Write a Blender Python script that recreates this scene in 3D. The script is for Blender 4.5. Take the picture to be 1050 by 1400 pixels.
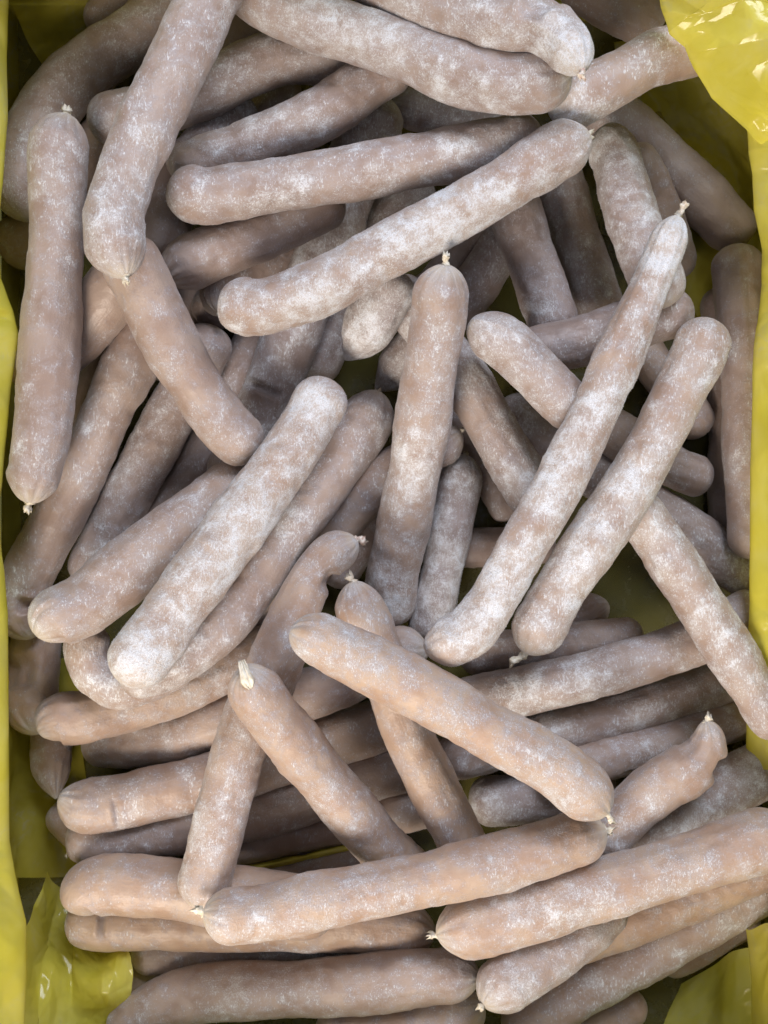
import bpy, math, random
import numpy as np

for o in list(bpy.data.objects):
    bpy.data.objects.remove(o)
scene = bpy.context.scene
COL = scene.collection

# ------------------------------------------------------------------ camera, light, exposure
CAM_H = 0.61
cam_data = bpy.data.cameras.new('camera')
cam = bpy.data.objects.new('camera', cam_data)
COL.objects.link(cam)
cam.location = (0, 0, CAM_H)
cam.rotation_euler = (0, 0, 0)
cam_data.sensor_fit = 'VERTICAL'
cam_data.sensor_height = 24.0
cam_data.lens = 24.0 * 0.5 / (1400 * 0.00033)
cam_data.clip_start = 0.01
cam_data.clip_end = 50
cam_data.dof.use_dof = True
cam_data.dof.focus_distance = 0.50
cam_data.dof.aperture_fstop = 10.0
scene.camera = cam

world = bpy.data.worlds.new('World')
scene.world = world
world.use_nodes = True
bg = world.node_tree.nodes['Background']
bg.inputs['Color'].default_value = (0.77, 0.83, 1.0, 1)
bg.inputs['Strength'].default_value = 0.33


def area_lamp(name, loc, target, size, size_y, energy, color):
    ld = bpy.data.lights.new(name, 'AREA')
    ld.shape = 'RECTANGLE'
    ld.size = size
    ld.size_y = size_y
    ld.energy = energy
    ld.color = color
    o = bpy.data.objects.new(name, ld)
    COL.objects.link(o)
    o.location = loc
    d = np.array(target, float) - np.array(loc, float)
    from mathutils import Vector
    o.rotation_euler = Vector(d).to_track_quat('-Z', 'Y').to_euler()
    return o


area_lamp('window_light', (0.40, 1.05, 1.15), (0, 0.10, 0.05), 0.75, 0.55, 19.5, (0.83, 0.87, 1.0))
area_lamp('room_light', (-0.34, -0.74, 0.72), (0, -0.16, 0.05), 0.42, 0.42, 13, (1.0, 0.88, 0.76))

scene.view_settings.view_transform = 'Standard'
scene.view_settings.look = 'None'
scene.view_settings.gamma = 1.0
scene.view_settings.use_curve_mapping = False
scene.view_settings.exposure = 0.17
scene.render.engine = 'CYCLES'
scene.cycles.use_denoising = True
scene.cycles.max_bounces = 4
scene.cycles.diffuse_bounces = 3
scene.cycles.glossy_bounces = 2
scene.cycles.use_adaptive_sampling = True
scene.cycles.adaptive_threshold = 0.03
scene.cycles.transparent_max_bounces = 6
scene.cycles.caustics_reflective = False
scene.cycles.caustics_refractive = False

rng = np.random.default_rng(7)
random.seed(7)


# ------------------------------------------------------------------ numeric helpers
def _hash(ix, iy, iz):
    n = (ix * 374761393 + iy * 668265263 + iz * 2147483647 + 1013904223) & 0xFFFFFFFF
    n = ((n ^ (n >> 13)) * 1274126177) & 0xFFFFFFFF
    n = (n ^ (n >> 16)) & 0xFFFF
    return n / 65535.0


def vnoise(p):
    """smooth value noise 0..1 at points p (n,3)"""
    i = np.floor(p).astype(np.int64)
    f = p - i
    f = f * f * f * (f * (f * 6 - 15) + 10)
    out = 0
    for dx in (0, 1):
        wx = f[:, 0] if dx else 1 - f[:, 0]
        for dy in (0, 1):
            wy = f[:, 1] if dy else 1 - f[:, 1]
            for dz in (0, 1):
                wz = f[:, 2] if dz else 1 - f[:, 2]
                out = out + wx * wy * wz * _hash(i[:, 0] + dx, i[:, 1] + dy, i[:, 2] + dz)
    return out


def fbm(p, octv=3, gain=0.5):
    s, a, t = 0, 1.0, 0.0
    for k in range(octv):
        s = s + a * vnoise(p * (2.03 ** k) + 17.3 * k)
        t += a
        a *= gain
    return s / t


def spline(P, q):
    """hermite spline through P sampled at parameters q (0..1 of chord length)"""
    P = np.asarray(P, float)
    d = np.r_[0, np.cumsum(np.linalg.norm(np.diff(P, axis=0), axis=1))]
    m = np.gradient(P, d, axis=0)
    u = np.asarray(q) * d[-1]
    i = np.clip(np.searchsorted(d, u, side='right') - 1, 0, len(d) - 2)
    h = (d[i + 1] - d[i])[:, None]
    t = ((u - d[i]) / (d[i + 1] - d[i]))[:, None]
    return ((2 * t**3 - 3 * t**2 + 1) * P[i] + (t**3 - 2 * t**2 + t) * h * m[i]
            + (-2 * t**3 + 3 * t**2) * P[i + 1] + (t**3 - t**2) * h * m[i + 1])


def mesh_from(name, V, F, smooth=True, attrs=None):
    """F is an (n,4) or (n,3) integer array, or a list of such arrays"""
    me = bpy.data.meshes.new(name)
    Fs = F if isinstance(F, list) else [F]
    loops = np.concatenate([f.ravel() for f in Fs]).astype(np.int32)
    tot = np.concatenate([np.full(len(f), f.shape[1]) for f in Fs]).astype(np.int32)
    start = np.r_[0, np.cumsum(tot)[:-1]].astype(np.int32)
    me.vertices.add(len(V))
    me.vertices.foreach_set('co', np.asarray(V, np.float32).ravel())
    me.loops.add(len(loops))
    me.loops.foreach_set('vertex_index', loops)
    me.polygons.add(len(tot))
    me.polygons.foreach_set('loop_start', start)
    if smooth:
        me.polygons.foreach_set('use_smooth', np.ones(len(tot), bool))
    for k, v in (attrs or {}).items():
        a = me.attributes.new(k, 'FLOAT', 'POINT')
        a.data.foreach_set('value', np.asarray(v, np.float32))
    me.update(calc_edges=True)
    me.validate()
    return me


def link(name, me, mat, parent=None, loc=(0, 0, 0)):
    o = bpy.data.objects.new(name, me)
    COL.objects.link(o)
    o.location = loc
    if mat is not None and me is not None:
        me.materials.append(mat)
    if parent is not None:
        o.parent = parent
    return o


def grid_faces(nu, nv, closed):
    i, j = np.meshgrid(np.arange(nu - 1), np.arange(nv if closed else nv - 1), indexing='ij')
    j2 = (j + 1) % nv
    return np.stack([i * nv + j, i * nv + j2, (i + 1) * nv + j2, (i + 1) * nv + j], -1).reshape(-1, 4)


# ------------------------------------------------------------------ materials
class NT:
    def __init__(self, name):
        self.m = bpy.data.materials.new(name)
        self.m.use_nodes = True
        self.t = self.m.node_tree
        self.t.nodes.clear()
        self.out = self.t.nodes.new('ShaderNodeOutputMaterial')

    def n(self, typ, **kw):
        nd = self.t.nodes.new('ShaderNode' + typ)
        for k, v in kw.items():
            setattr(nd, k, v)
        return nd

    def set(self, sock, v):
        if hasattr(v, 'is_output') or isinstance(v, bpy.types.NodeSocket):
            self.t.links.new(v, sock)
        else:
            sock.default_value = v

    def math(self, op, a, b=0.0, c=0.0, clamp=False):
        nd = self.n('Math', operation=op, use_clamp=clamp)
        self.set(nd.inputs[0], a)
        self.set(nd.inputs[1], b)
        self.set(nd.inputs[2], c)
        return nd.outputs[0]

    def ramp(self, v, a, b, lo=0.0, hi=1.0):
        nd = self.n('MapRange', interpolation_type='SMOOTHSTEP')
        self.set(nd.inputs['Value'], v)
        nd.inputs['From Min'].default_value = a
        nd.inputs['From Max'].default_value = b
        nd.inputs['To Min'].default_value = lo
        nd.inputs['To Max'].default_value = hi
        return nd.outputs[0]

    def noise(self, vec, scale, detail=3, rough=0.5, dist=0.0):
        nd = self.n('TexNoise')
        self.set(nd.inputs['Vector'], vec)
        nd.inputs['Scale'].default_value = scale
        nd.inputs['Detail'].default_value = detail
        nd.inputs['Roughness'].default_value = rough
        nd.inputs['Distortion'].default_value = dist
        return nd.outputs['Fac']

    def mix(self, f, a, b):
        nd = self.n('Mix', data_type='RGBA')
        self.set(nd.inputs['Factor'], f)
        self.set(nd.inputs['A'], a if not isinstance(a, tuple) else (*a, 1))
        self.set(nd.inputs['B'], b if not isinstance(b, tuple) else (*b, 1))
        return nd.outputs['Result']

    def attr(self, name):
        return self.n('Attribute', attribute_name=name).outputs['Fac']

    def objvec(self):
        tc = self.n('TexCoord').outputs['Object']
        r = self.n('ObjectInfo').outputs['Random']
        add = self.n('VectorMath', operation='ADD')
        self.set(add.inputs[0], tc)
        comb = self.n('CombineXYZ')
        self.set(comb.inputs[0], self.math('MULTIPLY', r, 7.0))
        self.set(comb.inputs[1], self.math('MULTIPLY', r, 13.0))
        self.set(comb.inputs[2], self.math('MULTIPLY', r, 3.0))
        self.set(add.inputs[1], comb.outputs[0])
        sc = self.n('VectorMath', operation='SCALE')
        self.set(sc.inputs[0], add.outputs[0])
        self.set(sc.inputs['Scale'], self.math('ADD', self.math('MULTIPLY', r, .75), .65))
        return sc.outputs[0]


def casing_material():
    g = NT('frosted_casing')
    v = g.objvec()
    macro, tone, tip, dent = g.attr('macro'), g.attr('tone'), g.attr('tip'), g.attr('dent')
    low = g.noise(v, 45, 2, .55)
    mid = g.noise(v, 140, 5, .64, .35)
    fine = g.noise(v, 900, 3, .7)
    grain = g.noise(v, 2600, 1, .6)
    # short hair-like ice needles: noise stretched in two directions
    needles = []
    for rot, sc in ((0.6, 1.0), (-0.9, 1.2)):
        mp = g.n('Mapping')
        g.set(mp.inputs['Vector'], v)
        mp.inputs['Rotation'].default_value = (rot, rot * 1.7, rot * .6)
        mp.inputs['Scale'].default_value = (1500 * sc, 380 * sc, 1500 * sc)
        needles.append(g.noise(mp.outputs[0], 1.0, 1, .6, .5))
    needle = g.math('MAXIMUM', needles[0], needles[1])
    # fine lengthwise wrinkles of the casing, which also catch the rime
    streak = g.noise(g.n('Attribute', attribute_name='grainvec').outputs['Vector'], 1.0, 2, .6, .3)
    pucker = g.attr('pucker')
    # --- bare casing colour: meat showing through, darker and lighter patches
    brown = g.mix(tone, (0.210, 0.157, 0.138), (0.400, 0.252, 0.158))  # tone also carries painted warm light, tanner towards the bottom edge
    brown = g.mix(g.ramp(low, .38, .64), brown, g.mix(tone, (0.285, 0.223, 0.201), (0.49, 0.345, 0.232)))
    brown = g.mix(g.ramp(mid, .48, .68, 0, .55), brown, g.mix(tone, (0.160, 0.106, 0.084), (0.28, 0.150, 0.080)))
    speck = g.ramp(fine, .735, .765)
    brown = g.mix(g.math('MULTIPLY', speck, .45), brown, (0.07, 0.045, 0.035))
    brown = g.mix(g.ramp(tip, .25, .9, 0, .75), brown, (0.60, 0.51, 0.38))
    brown = g.mix(g.math('MULTIPLY', dent, .55), brown, (0.13, 0.125, 0.135))
    # --- thin rime film over everything, soft and patchy
    patch_v = g.math('ADD', g.math('MULTIPLY', macro, .82), g.math('MULTIPLY', g.math('SUBTRACT', mid, .5), 2.0))
    patch_v = g.math('ADD', patch_v, g.math('MULTIPLY', g.math('SUBTRACT', streak, .5), .32))
    film_v = g.math('ADD', patch_v, g.math('MULTIPLY', g.math('SUBTRACT', fine, .5), .95))
    film = g.ramp(film_v, -.06, .90, .09, .82)
    filmcol = g.mix(g.ramp(macro, .3, .9), (0.405, 0.376, 0.384), (0.555, 0.515, 0.485))
    col = g.mix(film, brown, filmcol)
    # --- powdery crust: soft patches broken up by crystal-sized grains
    patch = g.ramp(patch_v, .32, 1.0)
    grains = g.ramp(g.math('ADD', g.math('ADD', g.math('MULTIPLY', fine, .75), g.math('MULTIPLY', grain, .30)),
                           g.math('MULTIPLY', patch, .16)), .575, .685)
    frost = g.math('MULTIPLY', patch, g.math('ADD', g.math('MULTIPLY', grains, .85), g.math('MULTIPLY', patch, .14)))
    nd = g.ramp(g.math('ADD', needle, g.math('MULTIPLY', macro, .10)), .68, .735)
    nd = g.math('MULTIPLY', nd, g.ramp(film_v, .08, .55, .08, 1.0))
    white = g.math('MAXIMUM', frost, g.math('MULTIPLY', nd, .80), clamp=True)
    white = g.math('MAXIMUM', white, g.math('MULTIPLY', pucker, .42))
    frostcol = g.mix(g.ramp(grain, .35, .65), (0.55, 0.56, 0.575), (0.755, 0.765, 0.785))
    col = g.mix(white, col, frostcol)
    # --- relief
    h = g.math('MULTIPLY', fine, g.ramp(macro, .1, .8, .3, 1.0))
    h = g.math('ADD', h, g.math('MULTIPLY', grain, g.ramp(macro, .1, .8, .08, .45)))
    h = g.math('ADD', h, g.math('MULTIPLY', mid, .9))
    h = g.math('ADD', h, g.math('MULTIPLY', streak, .28))
    bump = g.n('Bump')
    bump.inputs['Strength'].default_value = .75
    bump.inputs['Distance'].default_value = .0007
    g.set(bump.inputs['Height'], h)
    b = g.n('BsdfPrincipled')
    g.set(b.inputs['Base Color'], col)
    g.set(b.inputs['Roughness'], g.math('ADD', g.ramp(film_v, 0, .6, .37, .64), g.math('MULTIPLY', white, .2), clamp=True))
    b.inputs['Specular IOR Level'].default_value = .38
    b.inputs['Sheen Weight'].default_value = .14
    b.inputs['Sheen Roughness'].default_value = .45
    g.set(b.inputs['Normal'], bump.outputs[0])
    g.t.links.new(b.outputs[0], g.out.inputs[0])
    return g.m


def frost_material():
    g = NT('ice_crystals')
    b = g.n('BsdfPrincipled')
    b.inputs['Base Color'].default_value = (.74, .74, .745, 1)
    b.inputs['Roughness'].default_value = .5
    tr = g.n('BsdfTranslucent')
    tr.inputs['Color'].default_value = (.74, .74, .745, 1)
    mx = g.n('MixShader')
    mx.inputs[0].default_value = .3
    g.t.links.new(b.outputs[0], mx.inputs[1])
    g.t.links.new(tr.outputs[0], mx.inputs[2])
    g.t.links.new(mx.outputs[0], g.out.inputs[0])
    return g.m


def knot_material():
    g = NT('twisted_casing')
    v = g.objvec()
    n1 = g.noise(v, 500, 4, .6)
    tone = g.attr('tone')
    base = g.mix(tone, (.60, .53, .40), (.50, .32, .25))
    col = g.mix(g.ramp(n1, .35, .7), base, (.74, .70, .60))
    bump = g.n('Bump')
    bump.inputs['Strength'].default_value = .6
    bump.inputs['Distance'].default_value = .0005
    g.set(bump.inputs['Height'], n1)
    b = g.n('BsdfPrincipled')
    g.set(b.inputs['Base Color'], col)
    b.inputs['Roughness'].default_value = .42
    g.set(b.inputs['Normal'], bump.outputs[0])
    g.t.links.new(b.outputs[0], g.out.inputs[0])
    return g.m


def liner_material(name, clear, lit, half_lit=0):
    g = NT(name)
    v = g.n('TexCoord').outputs['Object']
    n1 = g.noise(v, 30, 3, .6, .6)
    n2 = g.noise(v, 190, 3, .65, 1.2)
    a = (.86, .77, .09) if lit else ((.38, .345, .10), (.64, .56, .07))[half_lit]  # one film, light painted in: lit folds, half-lit sides, shaded floor
    b_ = (.90, .82, .18) if lit else ((.44, .41, .19), (.72, .64, .13))[half_lit]
    col = g.mix(g.ramp(n1, .3, .7), a, b_)
    # a little rime and haze stuck to the film
    rime = g.math('MULTIPLY', g.ramp(n1, .50, .72), g.ramp(n2, .42, .7))
    col = g.mix(g.math('MULTIPLY', rime, .30 if lit else .55), col, (.66, .66, .58))
    b = g.n('BsdfPrincipled')
    g.set(b.inputs['Base Color'], col)
    b.inputs['Roughness'].default_value = .17
    b.inputs['Specular IOR Level'].default_value = .55
    tl = g.n('BsdfTranslucent')
    g.set(tl.inputs['Color'], col)
    tp = g.n('BsdfTransparent')
    tp.inputs['Color'].default_value = (.93, .85, .22, 1) if lit else (.87, .79, .25, 1)
    m1 = g.n('MixShader')
    m1.inputs[0].default_value = .42
    g.t.links.new(b.outputs[0], m1.inputs[1])
    g.t.links.new(tl.outputs[0], m1.inputs[2])
    m2 = g.n('MixShader')
    m2.inputs[0].default_value = clear
    g.t.links.new(m1.outputs[0], m2.inputs[1])
    g.t.links.new(tp.outputs[0], m2.inputs[2])
    g.t.links.new(m2.outputs[0], g.out.inputs[0])
    return g.m


def card_material():
    g = NT('cardboard')
    v = g.n('TexCoord').outputs['Object']
    n1 = g.noise(v, 220, 4, .6)
    b = g.n('BsdfPrincipled')
    g.set(b.inputs['Base Color'], g.mix(n1, (.05, .046, .035), (.075, .068, .052)))
    b.inputs['Roughness'].default_value = .85
    g.t.links.new(b.outputs[0], g.out.inputs[0])
    return g.m


M_CASE, M_FROST, M_KNOT, M_SHADED, M_CARD = (casing_material(), frost_material(), knot_material(),
                                            liner_material('yellow_film_base_shaded', .60, False), card_material())
M_HALF_LIT = liner_material('yellow_film_side_half_lit', .36, False, 1)
M_BUNCH_LIT = liner_material('yellow_film_bunched_lit', .15, True)  # bunched layers, also painted brighter as the lit part of the film

# ------------------------------------------------------------------ the box and its liner
X0, X1, Y0, Y1 = -207, 214, -302, 276
SHEETS = [
 ('base_sheet', [[(-209,-304,1.5),(-70,-304,1.5),(70,-304,1.5),(216,-304,1.5)],
   [(-209,-100,1.5),(-70,-100,1.5),(70,-100,1.5),(216,-100,1.5)],
   [(-209,100,1.5),(-70,100,1.5),(70,100,1.5),(216,100,1.5)],
   [(-209,278,1.5),(-70,278,1.5),(70,278,1.5),(216,278,1.5)]], 150, 120, 2.2, 26, 3, 40),
 ('side_sheet', [[(-201,276,0),(-201,160.4,0),(-201,44.8,0),(-201,-70.8,0),(-201,-186.4,0),(-201,-302,0)],
   [(-206,276,30),(-206,160.4,30),(-206,44.8,30),(-206,-70.8,30),(-206,-186.4,30),(-206,-302,30)],
   [(-205,276,90),(-205,160.4,90),(-205,44.8,90),(-205,-70.8,90),(-205,-186.4,90),(-205,-302,90)],
   [(-203,276,158),(-203,160.4,158),(-203,44.8,158),(-203,-70.8,158),(-203,-186.4,158),(-203,-302,158)]], 60, 190, 3, 24, 11, 22),
 ('side_sheet', [[(208,-302,0),(208,-186.4,0),(208,-70.8,0),(208,44.8,0),(208,160.4,0),(208,276,0)],
   [(213,-302,30),(213,-186.4,30),(213,-70.8,30),(213,44.8,30),(213,160.4,30),(213,276,30)],
   [(212,-302,90),(212,-186.4,90),(212,-70.8,90),(212,44.8,90),(212,160.4,90),(212,276,90)],
   [(210,-302,158),(210,-186.4,158),(210,-70.8,158),(210,44.8,158),(210,160.4,158),(210,276,158)]], 60, 190, 3, 24, 12, 22),
 ('side_sheet', [[(214,270,0),(129.8,270,0),(45.6,270,0),(-38.6,270,0),(-122.8,270,0),(-207,270,0)],
   [(214,275,30),(129.8,275,30),(45.6,275,30),(-38.6,275,30),(-122.8,275,30),(-207,275,30)],
   [(214,274,90),(129.8,274,90),(45.6,274,90),(-38.6,274,90),(-122.8,274,90),(-207,274,90)],
   [(214,272,158),(129.8,272,158),(45.6,272,158),(-38.6,272,158),(-122.8,272,158),(-207,272,158)]], 60, 190, 3, 24, 13, 16),
 ('side_sheet', [[(-207,-296,0),(-122.8,-296,0),(-38.6,-296,0),(45.6,-296,0),(129.8,-296,0),(214,-296,0)],
   [(-207,-301,30),(-122.8,-301,30),(-38.6,-301,30),(45.6,-301,30),(129.8,-301,30),(214,-301,30)],
   [(-207,-300,90),(-122.8,-300,90),(-38.6,-300,90),(45.6,-300,90),(129.8,-300,90),(214,-300,90)],
   [(-207,-298,158),(-122.8,-298,158),(-38.6,-298,158),(45.6,-298,158),(129.8,-298,158),(214,-298,158)]], 60, 190, 3, 24, 14, 16),
 ('overhanging_fold', [[(122,235.9,114.9),(125.4,223.9,114),(130,213.3,113.1),(137.7,207.6,112),(142.7,199.6,109.1),(152.2,188.9,101.6),(169.7,178.5,92.3),(176.4,169.8,90.1)],
   [(120.1,235.1,122),(122.3,222.7,121),(125.8,211.5,120),(133.2,206.1,119),(137.9,198.2,116),(148.1,187.5,108),(167.3,177.1,98),(174.7,169.6,96)],
   [(125,237.1,137.6),(130.2,225.7,136.9),(136.3,216,136.2),(144.4,209.8,134.9),(149.8,201.7,132.2),(158.3,191.1,125.4),(173.2,180.5,117.2),(178.8,170,114.6)],
   [(130.6,239.5,146.7),(139.3,229.2,146.4),(148.6,221.3,146),(157.6,214.1,144.4),(163.7,205.9,142),(170.3,195.2,136.6),(180,184.5,130.5),(183.7,170.6,127.2)],
   [(136.3,241.9,146),(148.5,232.7,146),(160.8,226.6,146),(170.7,218.4,144),(177.6,210,142),(182.2,199.4,138),(186.9,188.5,134),(188.5,171.1,130)]], 150, 220, 12, 20, 21, 18),
 ('overhanging_fold', [[(183.2,212.1,92.9),(174.9,191.9,89.1),(173.5,178.5,85.4),(176.6,161.3,81.4),(179,142.8,77.4),(183.4,125.1,73.4),(185.1,108.6,69.4),(183.7,88.2,65.4),(182.5,67.3,63.4),(182.3,21.4,61.4),(182.1,-21.4,61.4),(181.6,-53.4,61.1),(184,-76,51.4),(186.8,-96.2,39.6),(188.6,-131.2,31.8)],
   [(180.8,212.1,100),(171.3,191.7,96),(169.6,179.5,92),(172.9,162.3,88),(175.7,143.7,84),(180.8,125.9,80),(182.6,109.3,76),(180.7,88.8,72),(179.3,67.7,70),(179.2,21.5,68),(178.9,-21.5,68),(178.5,-53.7,68),(181.4,-76.5,58),(184.6,-96.8,46),(186.9,-132.1,38)],
   [(186.7,212,110.6),(180.3,192.1,107.2),(179.3,177.1,103.8),(182.2,159.7,99.8),(183.8,141.4,95.8),(187.2,123.9,91.8),(188.9,107.6,87.8),(188.1,87.4,83.8),(187.3,66.6,81.8),(187,21.2,79.8),(186.8,-21.2,79.8),(186.2,-52.9,79.2),(187.9,-75.3,69.8),(190,-95.2,58.4),(191.2,-129.9,51)],
   [(193.6,211.8,119.2),(190.8,192.7,116.5),(190.7,174.2,113.8),(193,156.6,109.8),(193.3,138.8,105.8),(194.6,121.6,101.8),(196.3,105.5,97.8),(196.7,85.8,93.8),(196.7,65.4,91.8),(196.1,20.8,89.8),(196,-20.8,89.8),(195.3,-52,88.5),(195.4,-74,79.8),(196.4,-93.4,69.1),(196.3,-127.3,62.4)],
   [(200.5,211.7,124),(201.3,193.2,122),(202.1,171.4,120),(203.8,153.6,116),(202.8,136.1,112),(202.1,119.3,108),(203.7,103.5,104),(205.3,84.2,100),(206.1,64.2,98),(205.2,20.4,96),(205.2,-20.4,96),(204.3,-51.1,94),(203,-72.6,86),(202.7,-91.6,76),(201.4,-124.7,70)]], 80, 360, 8, 21, 22, 30),
 ('overhanging_fold', [[(-181.4,252.1,76.6),(-182.2,214.1,76.6),(-182,186.6,76.6),(-183.8,155.4,76.6),(-186.2,131.2,76.6),(-185,110.1,76.6),(-179.5,94.6,76.6),(-177.4,84.3,76.6),(-178.6,71.8,76.6),(-181.4,50,76.6),(-183.8,24.2,76.6),(-185.9,3.5,76.6),(-184.4,-20.7,76.6),(-182,-48.4,76.6),(-181.6,-103.6,76.6),(-183.4,-157.5,69.6),(-180.6,-175,69.6),(-176.2,-196.1,69.6),(-176.2,-220.5,69.6),(-177.2,-255.6,69.6)],
   [(-178.1,253.4,84),(-179.1,215.2,84),(-178.8,187.5,84),(-180.9,156.2,84),(-183.6,131.9,84),(-182.3,110.7,84),(-176,95.1,84),(-173.6,84.7,84),(-175,72.2,84),(-178.1,50.3,84),(-180.9,24.3,84),(-183.3,3.5,84),(-181.6,-20.8,84),(-178.8,-48.6,84),(-178.4,-104.1,84),(-180.4,-158.6,76),(-177.3,-176.2,76),(-172.3,-197.4,76),(-172.3,-222,76),(-173.4,-257.3,76)],
   [(-186.2,250.2,94),(-186.9,212.5,94),(-186.7,185.1,94),(-188.2,154.2,94),(-190.1,130.2,94),(-189.2,109.3,94),(-184.8,93.9,94),(-183.1,83.6,94),(-184.1,71.3,94),(-186.2,49.7,94),(-188.2,24,94),(-189.9,3.4,94),(-188.7,-20.6,94),(-186.7,-48,94),(-186.4,-102.8,94),(-187.8,-155.9,88.4),(-185.7,-173.2,88.4),(-182.2,-194.1,88.4),(-182.2,-218.3,88.4),(-182.9,-253,88.4)],
   [(-195.7,246.5,101.9),(-196.1,209.4,101.9),(-196,182.4,101.9),(-196.7,152,101.9),(-197.6,128.3,101.9),(-197.2,107.7,101.9),(-195,92.5,101.9),(-194.1,82.4,101.9),(-194.6,70.2,101.9),(-195.7,48.9,101.9),(-196.7,23.6,101.9),(-197.5,3.4,101.9),(-196.9,-20.3,101.9),(-196,-47.3,101.9),(-195.8,-101.3,101.9),(-196.5,-152.8,99.1),(-195.4,-169.8,99.1),(-193.7,-190.2,99.1),(-193.7,-213.9,99.1),(-194.1,-247.9,99.1)],
   [(-205.2,242.8,106),(-205.2,206.2,106),(-205.2,179.6,106),(-205.2,149.7,106),(-205.2,126.4,106),(-205.2,106.1,106),(-205.2,91.1,106),(-205.2,81.2,106),(-205.2,69.2,106),(-205.2,48.2,106),(-205.2,23.3,106),(-205.2,3.3,106),(-205.2,-20,106),(-205.2,-46.6,106),(-205.2,-99.8,106),(-205.2,-149.7,106),(-205.2,-166.3,106),(-205.2,-186.3,106),(-205.2,-209.6,106),(-205.2,-242.8,106)]], 60, 330, 6, 20, 23, 20),
 ('crumpled_fold', [[(-184.1,-198,10),(-172.3,-203.9,10),(-160.6,-210.2,9),(-149,-218.5,8),(-139.3,-223.7,7)],
   [(-182.5,-203.1,40),(-176.7,-216,15),(-165.5,-221.4,13),(-151.4,-226.2,14),(-137,-227,22)],
   [(-180,-213.8,70),(-176,-228.1,34),(-163.3,-232.4,28),(-145.9,-231.1,36),(-129.5,-229,43)],
   [(-180.1,-227.4,80),(-174.3,-241.1,48),(-161.2,-246.1,38),(-142.3,-240.2,50),(-128.1,-242,46)],
   [(-181.9,-239.1,85),(-174.9,-256,52),(-160.6,-259.6,44),(-146.7,-261.5,40),(-134.2,-266.1,34)],
   [(-181.9,-256.4,85),(-174,-271.1,55),(-159.5,-274.5,48),(-149.6,-280.3,36),(-133.6,-283.3,30)]], 150, 150, 7.5, 18, 25, 20),
 ('overhanging_fold', [[(186.4,-207.8,38.4),(186.6,-220.3,43.7),(187,-234.3,45.4),(187.4,-256.2,45.4),(188,-270.9,45.4)],
   [(185.5,-211.4,40),(185.7,-223.3,46),(186.2,-237.4,48),(186.6,-259.6,48),(187.3,-274.5,48)],
   [(187.8,-202.4,64.4),(187.9,-215.7,68.6),(188.3,-229.5,70),(188.5,-251,70),(189,-265.4,70)],
   [(190.4,-192,89.1),(190.5,-206.9,91.2),(190.7,-220.4,91.9),(190.8,-241,91.9),(191.1,-254.8,91.9)],
   [(193.1,-181.5,110),(193.1,-198,110),(193.1,-211.2,110),(193.1,-231,110),(193.1,-244.2,110)]], 60, 100, 4, 20, 26, 12),
 ('crumpled_fold', [[(162.3,-258.4,3),(156.2,-272.4,3),(150.2,-288.4,3),(146.2,-304.5,3)],
   [(177.6,-242.3,16),(177,-257.7,14),(175.5,-274.9,15),(173.7,-298,16)],
   [(181.2,-234.8,22),(179.5,-251,25),(179.2,-269.8,26),(178.5,-292.9,26)],
   [(202.7,-223.5,36),(202,-245.4,38),(201.3,-263.3,40),(201.3,-285.9,40)]], 70, 80, 3, 18, 27, 12),
 ('crumpled_fold', [[(-90,-195.2,4),(-66,-190.4,4),(-42,-185.6,4),(-10,-179.2,4)],
   [(-86.5,-194,22),(-63.8,-187.2,24),(-40.7,-182.1,23),(-9.7,-176.4,20)],
   [(-87.8,-205.6,5),(-65.1,-198.5,5),(-41.9,-193.3,5),(-10,-186.9,5)]], 30, 70, 1.5, 12, 28, 4),
 ('loose_film', [[(125.8,255.6,5),(130,220,4),(138,180,4),(146,140,4),(150,100,4)],  # this and the next two: paler sheets added to paint lit floor film
   [(155.4,255.7,14),(161.4,227.2,6),(170,188,4),(174,144,4),(174,100,4)],
   [(174.2,248.8,30),(180.9,224.2,14),(191,193,7),(195.7,143.7,5),(194,100,4)],
   [(186.9,239.6,60),(192.2,210.7,50),(197.5,182.5,40),(200.3,136.9,34),(201.7,95.7,30)]], 110, 120, 5, 16, 31, 0),
 ('loose_film', [[(-193.6,-74.4,46),(-192.4,-111.7,46),(-192.4,-148.9,46),(-191.7,-186.1,46)],
   [(-196.5,-78.1,18),(-194.8,-117.6,16),(-194.7,-157.3,14),(-192.5,-196,16)],
   [(-189.7,-79.9,5),(-185.2,-120,4),(-182,-160,4),(-180.9,-199.7,5)],
   [(-166,-80,4),(-166,-120,4),(-162.1,-160.1,3.5),(-160.1,-200.1,3.5)]], 70, 110, 4, 16, 32, 0),
 ('loose_film', [[(-190.6,257.7,60),(-170,265.1,56),(-145.5,268.8,52),(-116.8,272.6,48)],
   [(-194.6,264,26),(-176.6,268.6,22),(-153.8,272.6,20),(-126.6,275.7,20)],
   [(-193.3,255.1,6),(-173.4,259.1,6),(-153.7,265.5,5),(-125.8,273.5,5)],
   [(-178,232,4),(-162,240,4),(-142,250,4),(-114,260,4)]], 60, 90, 4, 16, 33, 0),
]



def box_part(name, x0, x1, y0, y1, z0, z1, parent, mat):
    V = np.array([(x, y, z) for x in (x0, x1) for y in (y0, y1) for z in (z0, z1)]) * .001
    F = np.array([(0, 1, 3, 2), (4, 6, 7, 5), (0, 4, 5, 1), (2, 3, 7, 6), (0, 2, 6, 4), (1, 5, 7, 3)])
    return link(name, mesh_from(name, V, F, False), mat, parent)


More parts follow.
